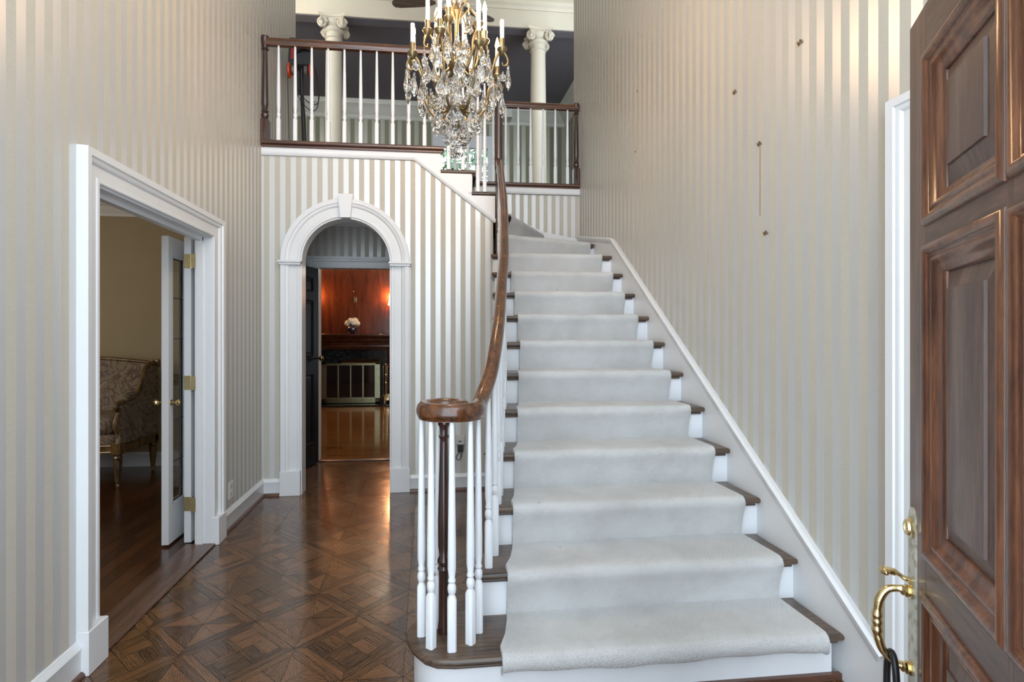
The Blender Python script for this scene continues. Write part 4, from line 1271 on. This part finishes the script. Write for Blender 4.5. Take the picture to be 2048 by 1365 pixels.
s3.sweep([(-2.15, 0), (-2.15, 1.06), (-.77, 1.06), (-.77, 0)], [(0, .22), (0, .25), (.02, .255), (.04, .24), (.05, .22)], lambda a, b, w: (a, FYB - w, b))
s3.sweep([(mx1 - .03, FYB - .22), (mx0 + .03, FYB - .22)], [(0, 1.14), (.015, 1.16), (.02, 1.19), (.06, 1.22), (.07, 1.26), (.11, 1.29), (.12, 1.31), (0, 1.31)], lambda a, b, w: (a, b, w))
mk('mantel_frame', s3, M['mahogx'], fp)
mk('mantel_shelf', MB().slab([(mx0, FYB - .36), (mx1 + .06, FYB - .36), (mx1 + .06, FYB), (mx0, FYB)], 1.31, 1.355, .012), M['mahogx'], fp)
mk('hearth', MB().slab([(-2.3, FYB - .55), (-.62, FYB - .55), (-.62, FYB - .2), (-2.3, FYB - .2)], 0, .02, .005), M['marble'], fp)
mk('firebox', MB().box(-1.99, -.93, FYB - .18, FYB - .02, .02, .8), paint('soot', (.006, .006, .006), .9), fp, smooth=0)
# picture-rail lines of the panelling
pm = MB()
for x in (-2.25, -.745):
    pm.box(x - .012, x + .012, FYB - .012, FYB, 1.36, 2.6)
mk('trim_13', pm, M['mahog'], None, 'vertical joint mouldings of the mahogany panelling over the mantel', 'trim', kind='structure')
fs_ = thing('fire_screen', (-1.46, FYB - .23, .02), 'brass framed glass fire doors in front of the dark fireplace', 'fire screen')
M['gbrass'] = metal('pale_green_brass', (.40, .42, .26), .3)
y1 = FYB - .205; y0 = FYB - .25
f = MB()
x0, x1, z0, z1 = -2.01, -.905, .03, .79
f.box(x0, x0 + .085, y0, y1, z0, z1).box(x1 - .085, x1, y0, y1, z0, z1).box(x0, x1, y0, y1, z1 - .02, z1).box(x0, x1, y0, y1, z0, z0 + .085)
mk('frame', f, M['gbrass'], fs_, smooth=0)
pw = (x1 - x0 - .17) / 4
for i in range(4):
    a = x0 + .085 + pw * i; b = a + pw
    g = MB(); t = .012
    g.box(a, a + t, y0 - .008, y1, .115, .77).box(b - t, b, y0 - .008, y1, .115, .77).box(a, b, y0 - .008, y1, .752, .77).box(a, b, y0 - .008, y1, .115, .133)
    pf = mk('door_frame', g, M['gbrass'], fs_, smooth=0)
    mk('glass', MB().box(a + t, b - t, y0 + .005, y0 + .012, .133, .752), M['dark_glass'], pf, smooth=0)
gr = MB()
for i in range(60): xx = x0 + .02 + (x1 - x0 - .04) * i / 59; gr.box(xx - .004, xx + .004, y0 - .004, y0, .05, .10)
mk('vent_grille', gr, M['antique'], fs_, smooth=0)
mk('hood', MB().prism([(y1 + .0, .80), (y0 - .06, .80), (y0 - .05, .81), (y1, .87)], -1.62, -.90, 'x'), M['antique'], fs_, smooth=0)
# fire tools
ft = thing('fire_tools', (-.74, FYB - .36, .02), 'brass fireplace tool stand at the right of the hearth', 'fire tools')
tx, ty = -.78, FYB - .36
m = MB().tube([(tx, ty, .04), (tx, ty, .74)], .008, 10).lathe([(.0, 0), (.018, .01), (.022, .03), (.012, .05), (.0, .055)], tx, ty, 14, .74).lathe([(.012, 0), (.022, .02), (.012, .04)], tx, ty, 14, .4).lathe([(.012, 0), (.022, .02), (.012, .04)], tx, ty, 14, .55)
for q in range(3):
    a = q * 2 * pi / 3 + .4; m.tube(catmull([(tx, ty, .16), (tx + .07 * cos(a), ty + .07 * sin(a), .17), (tx + .12 * cos(a), ty + .12 * sin(a), .09), (tx + .15 * cos(a), ty + .15 * sin(a), .03)], 4), .011, 8)
mk('stand', m, M['brass'], ft, smooth=50)
for q in range(3):
    a = q * 2 * pi / 3 + 1.2; X, Y = tx + .05 * cos(a), ty + .05 * sin(a)
    m = MB().tube([(X, Y, .12), (X, Y, .70)], .005, 8).lathe([(.005, 0), (.012, .02), (.012, .06), (.005, .09)], X, Y, 10, .66)
    if q == 0: m.box(X - .035, X + .035, Y - .004, Y + .004, .08, .2)
    mk('tool', m, M['brass'], ft)
# vase of white hydrangeas
vx, vy, vz = -1.43, FYB - .24, 1.356
va = thing('flower_vase', (vx, vy, vz), 'round glossy dark blue vase of white hydrangeas on the mantel shelf', 'vase')
mk('vase', MB().lathe([(.045, 0), (.075, .02), (.098, .07), (.098, .10), (.075, .145), (.052, .16), (.056, .17), (.046, .168), (.04, .15), (0, .14)], vx, vy, 28, vz), paint('cobalt_glaze', (.008, .010, .035), .08, .05, 3, 0, .8, 0, 1), va, smooth=60)
M['petal'] = paint('white_petals', (.85, .84, .74), .7, .05, 40)
rg = random.Random(5)
for (hx, hy, hz, R) in ((-.085, 0, .205, .065), (-.02, -.03, .245, .07), (.05, .0, .25, .07), (.095, -.01, .20, .06), (0, .05, .22, .06), (.03, -.05, .2, .055)):
    m = MB()
    for i in range(60):
        u = rg.uniform(-1, 1); t = rg.uniform(0, 2 * pi); s = sqrt(1 - u * u)
        n = Vector((s * cos(t), s * sin(t), u)); p = Vector((vx + hx, vy + hy, vz + hz)) + n * R * .85
        a = n.orthogonal().normalized(); b = n.cross(a); k = .018
        a, b = a * cos(t) + b * sin(t), b * cos(t) - a * sin(t)
        for q in range(4):
            d = a * cos(q * pi / 2) + b * sin(q * pi / 2); e = a * cos(q * pi / 2 + pi / 2) + b * sin(q * pi / 2 + pi / 2)
            m.add([p, p + (d + e * .5) * k * .8 + n * .004, p + d * k * 1.3 + n * .001, p + (d - e * .5) * k * .8 + n * .004], [(0, 1, 2, 3)])
    m.lathe([(0, -R * .7), (R * .6, -R * .45), (R * .8, 0), (R * .6, R * .5), (0, R * .8)], vx + hx, vy + hy, 12, vz + hz)
    mk('hydrangea_head', m, M['petal'], va, smooth=0, fix=False)
mk('remote', MB().bbox(-.98, -.80, FYB - .30, FYB - .25, 1.356, 1.378, .004), M['black'], None, 'black remote lying on the right of the mantel shelf', 'remote control')
m = MB().bbox(-1.435, -1.365, FYB - .008, FYB, 1.97, 2.085, .002); pp = mk('wall_plate', m, M['brass'], None, 'small brass switch plate on the mahogany panel above the vase', 'switch plate')
mk('toggle', MB().lathe([(.018, 1.995), (.022, 2.028), (.018, 2.06)], -1.40, FYB - .008, 16), M['black'], pp)
m = MB().tube([(-1.438, FYB - .002, 2.20), (-1.438, FYB - .012, 2.20), (-1.438, FYB - .014, 2.17), (-1.438, FYB - .02, 2.18)], .006, 8).lathe([(0, 2.195), (.012, 2.205), (0, 2.215)], -1.438, FYB - .006, 10)
mk('picture_hook', m, M['brass'], None, 'tiny brass hook on the mahogany panel above the switch plate', 'hook')


def sconce(x, label):
    s = thing('wall_sconce', (x, FYB, 1.80), label, 'sconce')
    m = MB().bbox(x - .03, x + .03, FYB - .012, FYB, 1.76, 1.90, .003).tube(catmull([(x, FYB - .01, 1.82), (x, FYB - .06, 1.80), (x, FYB - .10, 1.83), (x, FYB - .10, 1.88)], 5), .007, 8).lathe([(.008, 1.87), (.025, 1.88), (.012, 1.89), (.01, 1.93)], x, FYB - .10, 12)
    mk('bracket', m, M['brass'], s, smooth=50)
    sh = MB().lathe([(.062, 1.92), (.040, 2.05), (.038, 2.05), (.060, 1.92)], x, FYB - .10, 24)
    mk('shade', sh, emit('sconce_shade', (1, .62, .28), 3.5), s, smooth=60)
    ld = bpy.data.lights.new('sconce_light', 'POINT'); ld.color = (1, .52, .24); ld.energy = 11; ld.shadow_soft_size = .05
    lo = bpy.data.objects.new('sconce_light', ld); COL.objects.link(lo); lo.location = (x, FYB - .10, 2.10)
sconce(-.70, 'lit brass wall sconce right of the mantel, partly behind the arch')
sconce(-2.22, 'lit brass wall sconce left of the mantel, hidden by the dark door')

# ---------------------------------------------------------------- loveseat
def damask():
    m, nt, b = newmat('faded_damask')
    g = N(nt, 'ShaderNodeTexCoord')
    n = N(nt, 'ShaderNodeTexNoise', i_Scale=3.6, i_Detail=4, i_Distortion=2.6); nt.links.new(g.outputs['Object'], n.inputs[0])
    r = ramp(nt, n.outputs[0], [(.40, (.34, .27, .18)), (.47, (.15, .08, .06)), (.50, (.33, .26, .18)), (.58, (.30, .24, .17)), (.61, (.16, .10, .10)), (.66, (.38, .31, .22))])
    v = N(nt, 'ShaderNodeTexNoise', i_Scale=60, i_Detail=2); nt.links.new(g.outputs['Object'], v.inputs[0])
    mx = N(nt, 'ShaderNodeMix', data_type='RGBA', blend_type='MULTIPLY'); mx.inputs[0].default_value = .5
    nt.links.new(r.outputs[0], mx.inputs[6]); nt.links.new(v.outputs[0], mx.inputs[7]); nt.links.new(mx.outputs[2], b.inputs['Base Color'])
    b.inputs['Roughness'].default_value = .85
    return m
M['damask'] = damask()
M['gilt'] = wood('worn_gilt_wood', (.028, .012, .006), (.26, .155, .05), 'z', .32, 6, 9, .3, .15)
lv = thing('loveseat', (-3.3, 5.15, 0), 'carved gilt wood loveseat in faded floral damask against the ochre wall', 'loveseat')
SX0, SX1 = -3.95, -2.66; SY0, SY1 = 4.87, 5.52
# seat rail
m = MB().bbox(SX0, SX1, SY0, SY0 + .05, .31, .385, .006).bbox(SX0, SX1, SY1 - .05, SY1, .29, .36, .006).bbox(SX1 - .05, SX1, SY0, SY1, .30, .37, .006).bbox(SX0, SX0 + .05, SY0, SY1, .30, .37, .006)
m.tube([(SX0, SY0 - .004, .375), (SX1, SY0 - .004, .375)], .007, 6).tube([(SX0, SY0 - .004, .32), (SX1, SY0 - .004, .32)], .007, 6)
for i in range(40): m.lathe([(0, -.007), (.007, 0), (0, .007)], SX0 + .03 + (SX1 - SX0 - .06) * i / 39, SY0 - .003, 6, .348)
m.bbox(SX1 - .07, SX1 + .008, SY0 - .012, SY0 + .065, .295, .395, .006)
mk('seat_rail', m, M['gilt'], lv)
LEG = [(.010, 0), (.018, .02), (.012, .035), (.020, .05), (.034, .22), (.036, .24), (.026, .25), (.038, .265), (.030, .28), (.034, .30)]
for x, y in ((SX1 - .035, SY0 + .03), (SX0 + .035, SY0 + .03), (SX1 - .035, SY1 - .03), (SX0 + .035, SY1 - .03)):
    mk('leg', MB().lathe(LEG, x, y, 12, 0), M['gilt'], lv, smooth=25)
def puff(x0, x1, y0, y1, z0, z1, r=.04):
    def rr(z, k): return inset([(x0, y0), (x1, y0), (x1, y1), (x0, y1)], k)
    P = [(x0, y0), (x1, y0), (x1, y1), (x0, y1)]
    # rounded plan
    Q = []
    c = .06
    for (cx, cy, a0) in ((x0 + c, y0 + c, pi), (x1 - c, y0 + c, 1.5 * pi), (x1 - c, y1 - c, 0), (x0 + c, y1 - c, .5 * pi)):
        for i in range(5): a = a0 + pi / 2 * i / 4; Q.append((cx + c * cos(a), cy + c * sin(a)))
    rings = []
    for i in range(7):
        t = i / 6; a = pi * t
        k = r * (1 - sin(a)); rings.append([(x, y, z0 + (z1 - z0) * (1 - cos(a)) / 2) for x, y in inset(Q, k)])
    m = MB().loft(rings); return m
mk('seat_base', puff(SX0 + .05, SX1 - .05, SY0 + .01, SY1 - .05, .36, .47, .02), M['damask'], lv, smooth=60)
mk('seat_cushion', puff(SX0 + .08, SX1 - .07, SY0 - .005, SY1 - .1, .46, .62, .05), M['damask'], lv, smooth=60)
# back
bk = MB()
rings = []
for i in range(13):
    t = i / 12; x = SX0 + .03 + (SX1 - SX0 - .06) * t; top = 1.05 + .05 * sin(pi * t)
    rings.append([(x, SY1 - .17, .42), (x, SY1 - .10, .75), (x, SY1 - .04, top), (x, SY1 + .03, top), (x, SY1 - .0, .40)])
bk.loft(rings)
mk('backrest', bk, M['damask'], lv, smooth=50)
tr_ = catmull([(SX0 + .03 + (SX1 - SX0 - .06) * i / 8, SY1 - .01, 1.062 + .05 * sin(pi * i / 8)) for i in range(9)], 4)
m = MB().tube(tr_, .020, 8)
m.bbox(SX1 - .055, SX1 + .01, SY1 - .03, SY1 + .02, 1.02, 1.10, .006)
for i in range(7): m.lathe([(0, -.01), (.016, 0), (0, .014)], -3.3 + (i - 3) * .035, SY1 - .03, 8, 1.125)
mk('top_rail', m, M['gilt'], lv, smooth=50)
for sx, xs_ in ((1, SX1 - .03), (-1, SX0 + .03)):
    poly = [(SY0 + .03, .38), (SY0 + .0, .55), (SY0 + .02, .68), (SY0 + .10, .735), (SY0 + .26, .75), (SY0 + .36, .82), (SY0 + .43, .95), (SY0 + .52, 1.04), (SY1 + .01, 1.05), (SY1 - .01, .37)]
    a = mk('arm', MB().prism(poly, xs_ - .022, xs_ + .022, 'x'), M['damask'], lv, smooth=0)
    pt = catmull([(xs_, y, z) for y, z in ((SY0 + .02, .37), (SY0 + .045, .46), (SY0 - .015, .56), (SY0 + .03, .66), (SY0 - .005, .71), (SY0 + .03, .74), (SY0 + .12, .745), (SY0 + .26, .765), (SY0 + .36, .83), (SY0 + .43, .96), (SY0 + .52, 1.05), (SY1 - .02, 1.07))], 5)
    mk('arm_frame', MB().tube(pt, .025, 8), M['gilt'], a, smooth=50)
    mk('arm_pad', MB().tube(catmull([(xs_, SY0 + .09, .765), (xs_, SY0 + .14, .785), (xs_, SY0 + .22, .79), (xs_, SY0 + .28, .795)], 5), [.012] + [.036] * 14 + [.014], 12), M['damask'], a, smooth=60)

# ---------------------------------------------------------------- upright vacuum on the landing
vc = thing('vacuum_cleaner', (-1.20, 5.16, FL2), 'upright carpet cleaner with orange wheels standing in the landing corner', 'vacuum cleaner')
VX, VY = -1.20, 5.16
M['orange'] = paint('orange_plastic', (.55, .06, .015), .3)
M['redp'] = paint('dark_red_plastic', (.30, .02, .015), .3)
M['greyp'] = paint('grey_plastic', (.12, .11, .11), .3)
m = MB().tube(catmull([(VX + .04, VY - .03, FL2 + .0), (VX + .03, VY - .01, FL2 + .35), (VX + .01, VY, FL2 + .7), (VX + .005, VY, FL2 + .95)], 5), [.021] * 8 + [.018] * 8, 12)
mk('pole', m, M['black'], vc, smooth=60)
m = MB().bbox(VX - .10, VX + .10, VY - .05, VY + .06, FL2 + .93, FL2 + 1.14, .02).bbox(VX - .09, VX - .03, VY - .06, VY, FL2 + .92, FL2 + 1.2, .01)
m.tube(catmull([(VX - .02, VY - .05, FL2 + 1.07), (VX + .03, VY - .08, FL2 + 1.1), (VX + .09, VY - .05, FL2 + 1.09)], 5), .02, 10)
mk('head', m, M['black'], vc)
for sx in (-1, 1):
    m = MB().lathe([(0, 0), (.045, 0), (.07, .008), (.075, .02), (.065, .03), (.0, .03)], 0, 0, 24)
    m.v = [(VX + sx * (.082 + c), VY - .02 + a * .9, FL2 + .90 + b) for a, b, c in m.v]
    w_ = mk('wheel', m, M['orange'], vc)
    m = MB().lathe([(0, 0), (.052, .01), (.045, .04), (0, .045)], 0, 0, 20); m.v = [(VX + sx * (.080 - c), VY - .02 + a, FL2 + .90 + b) for a, b, c in m.v]
    mk('hub', m, M['greyp'], w_)
m = MB().prism([(VX - .082, FL2 + .99), (VX - .038, FL2 + .99), (VX - .046, FL2 + 1.10), (VX - .074, FL2 + 1.10)], VY - .064, VY - .0605, 'y')
mk('badge', m, M['redp'], vc, smooth=0, label='red badge panel')
cd = MB().tube(catmull([(VX - .11, VY, FL2 + 1.1), (VX - .115, VY - .02, FL2 + .8), (VX - .105, VY - .03, FL2 + .4), (VX - .10, VY - .02, FL2 + .006)], 8), .004, 6)
cd.tube(catmull([(VX - .02, VY - .05, FL2 + .95), (VX - .03, VY - .05, FL2 + .75), (VX + .05, VY - .05, FL2 + .62), (VX + .14, VY - .03, FL2 + .58), (VX + .17, VY, FL2 + .68), (VX + .13, VY + .02, FL2 + .95)], 8), .004, 6)
cd.tube(catmull([(VX - .03, VY - .04, FL2 + .9), (VX - .02, VY - .05, FL2 + .66), (VX + .10, VY - .04, FL2 + .52), (VX + .16, VY, FL2 + .6), (VX + .15, VY + .02, FL2 + .9)], 8), .004, 6)
cd.tube(catmull([(VX + .10, VY + .02, FL2 + .95), (VX + .105, VY, FL2 + .5), (VX + .10, VY, FL2 + .006)], 8), .004, 6)
mk('cord', cd, M['black'], vc, smooth=60)

# ---------------------------------------------------------------- small wall fittings
ou = mk('outlet', MB().bbox(XL, XL + .006, 3.795, 3.87, .20, .32, .002), paint('outlet_ivory', (.72, .71, .68), .35), None, 'white double outlet on the left wall above the baseboard', 'outlet')
m = MB()
for z in (.235, .285): m.lathe([(0, -.0), (.016, 0), (.016, .003), (0, .003)], 0, 0, 14)
m.v = [(XL + .006 + c, 3.832 + a, (.235 if i < len(m.v) / 2 else .285) + b) for i, (a, b, c) in enumerate(m.v)]
mk('socket', m, paint('socket_grey', (.45, .45, .43), .4), ou)
tm = thing('plug_in_timer', (.283, YB, .30), 'grey box with black plug and cord loop on the striped wall behind the balusters', 'timer')
mk('box', MB().bbox(.245, .32, YB - .045, YB - .001, .395, .475, .005), paint('timer_beige', (.50, .49, .46), .4), tm)
mk('label_plate', MB().box(.268, .297, YB - .0465, YB - .045, .420, .432), paint('label_blue', (.08, .12, .25), .5), tm, smooth=0)
mk('plug', MB().bbox(.262, .308, YB - .055, YB - .008, .335, .395, .006), M['black'], tm)
mk('cord_loop', MB().tube(catmull([(.278, YB - .03, .335), (.262, YB - .03, .31), (.250, YB - .03, .285), (.262, YB - .03, .262), (.285, YB - .03, .27), (.292, YB - .03, .30), (.29, YB - .03, .335)], 6), .0035, 8), M['black'], tm, smooth=60)
dst = mk('door_stop', MB().tube([(.50, YB - .019, .31), (.50, YB - .05, .31)], .006, 8).lathe([(0, .30), (.012, .305), (.012, .315), (0, .32)], .50, YB - .055, 10), M['antique'], None, 'small metal door bumper on the striped wall beside the stairs', 'door stop')
M['hookm'] = metal('old_brass_hook', (.22, .13, .06), .5)
HK = [(2.632, 2.133, 'topmost old picture hook on the right wall, nearest the front door'), (2.640, 2.624, 'old picture hook on the upper right wall left of the topmost one'), (3.245, 3.92, 'highest tiny nail mark on the right wall near the rear landing'), (2.289, 2.417, 'old picture hook at the top of the long thin brown streak'), (1.839, 2.368, 'old bent picture hook below the long brown streak'), (2.787, 3.96, 'tiny nail mark low on the right wall beside the rear railing')]
for z, y, lab in HK:
    s = .5 if 'nail' in lab else 1
    pts = [(XR - .001, y - .010 * s, z - .006 * s), (XR - .008, y - .004 * s, z + .010 * s), (XR - .006, y + .004 * s, z - .004 * s), (XR - .010, y + .010 * s, z + .006 * s), (XR - .001, y + .012 * s, z - .008 * s)]
    mk('picture_hook', MB().tube(catmull(pts, 4), .0028 * s, 6), M['hookm'], None, lab, 'picture hook', smooth=60)
mk('streak', MB().box(XR - .0012, XR + .0005, 2.4155, 2.4185, 1.935, 2.285), paint('rust_streak', (.22, .12, .08), .8), wr, smooth=0, label='thin brown streak on the wallpaper')

ld = bpy.data.lights.new('sitting_fill', 'POINT'); ld.color = (1, .80, .55); ld.energy = 16; ld.shadow_soft_size = .2  # unseen fill light added to brighten the sitting room
lo = bpy.data.objects.new('sitting_fill', ld); COL.objects.link(lo); lo.location = (-4.3, 3.0, 2.2)
ld = bpy.data.lights.new('library_fill', 'POINT'); ld.color = (1, .88, .72); ld.energy = 13; ld.shadow_soft_size = .2  # unseen fill added for a sheen on the panelling and paler flowers
lo = bpy.data.objects.new('library_fill', ld); COL.objects.link(lo); lo.location = (-.4, 8.4, 2.45)
# ---------------------------------------------------------------- unseen fill light of the upper hall, no fixture modelled
ld = bpy.data.lights.new('hall_fill', 'POINT'); ld.color = (1, .78, .55); ld.energy = 12; ld.shadow_soft_size = .15
lo = bpy.data.objects.new('hall_fill', ld); COL.objects.link(lo); lo.location = (-2.4, 6.2, 5.2)
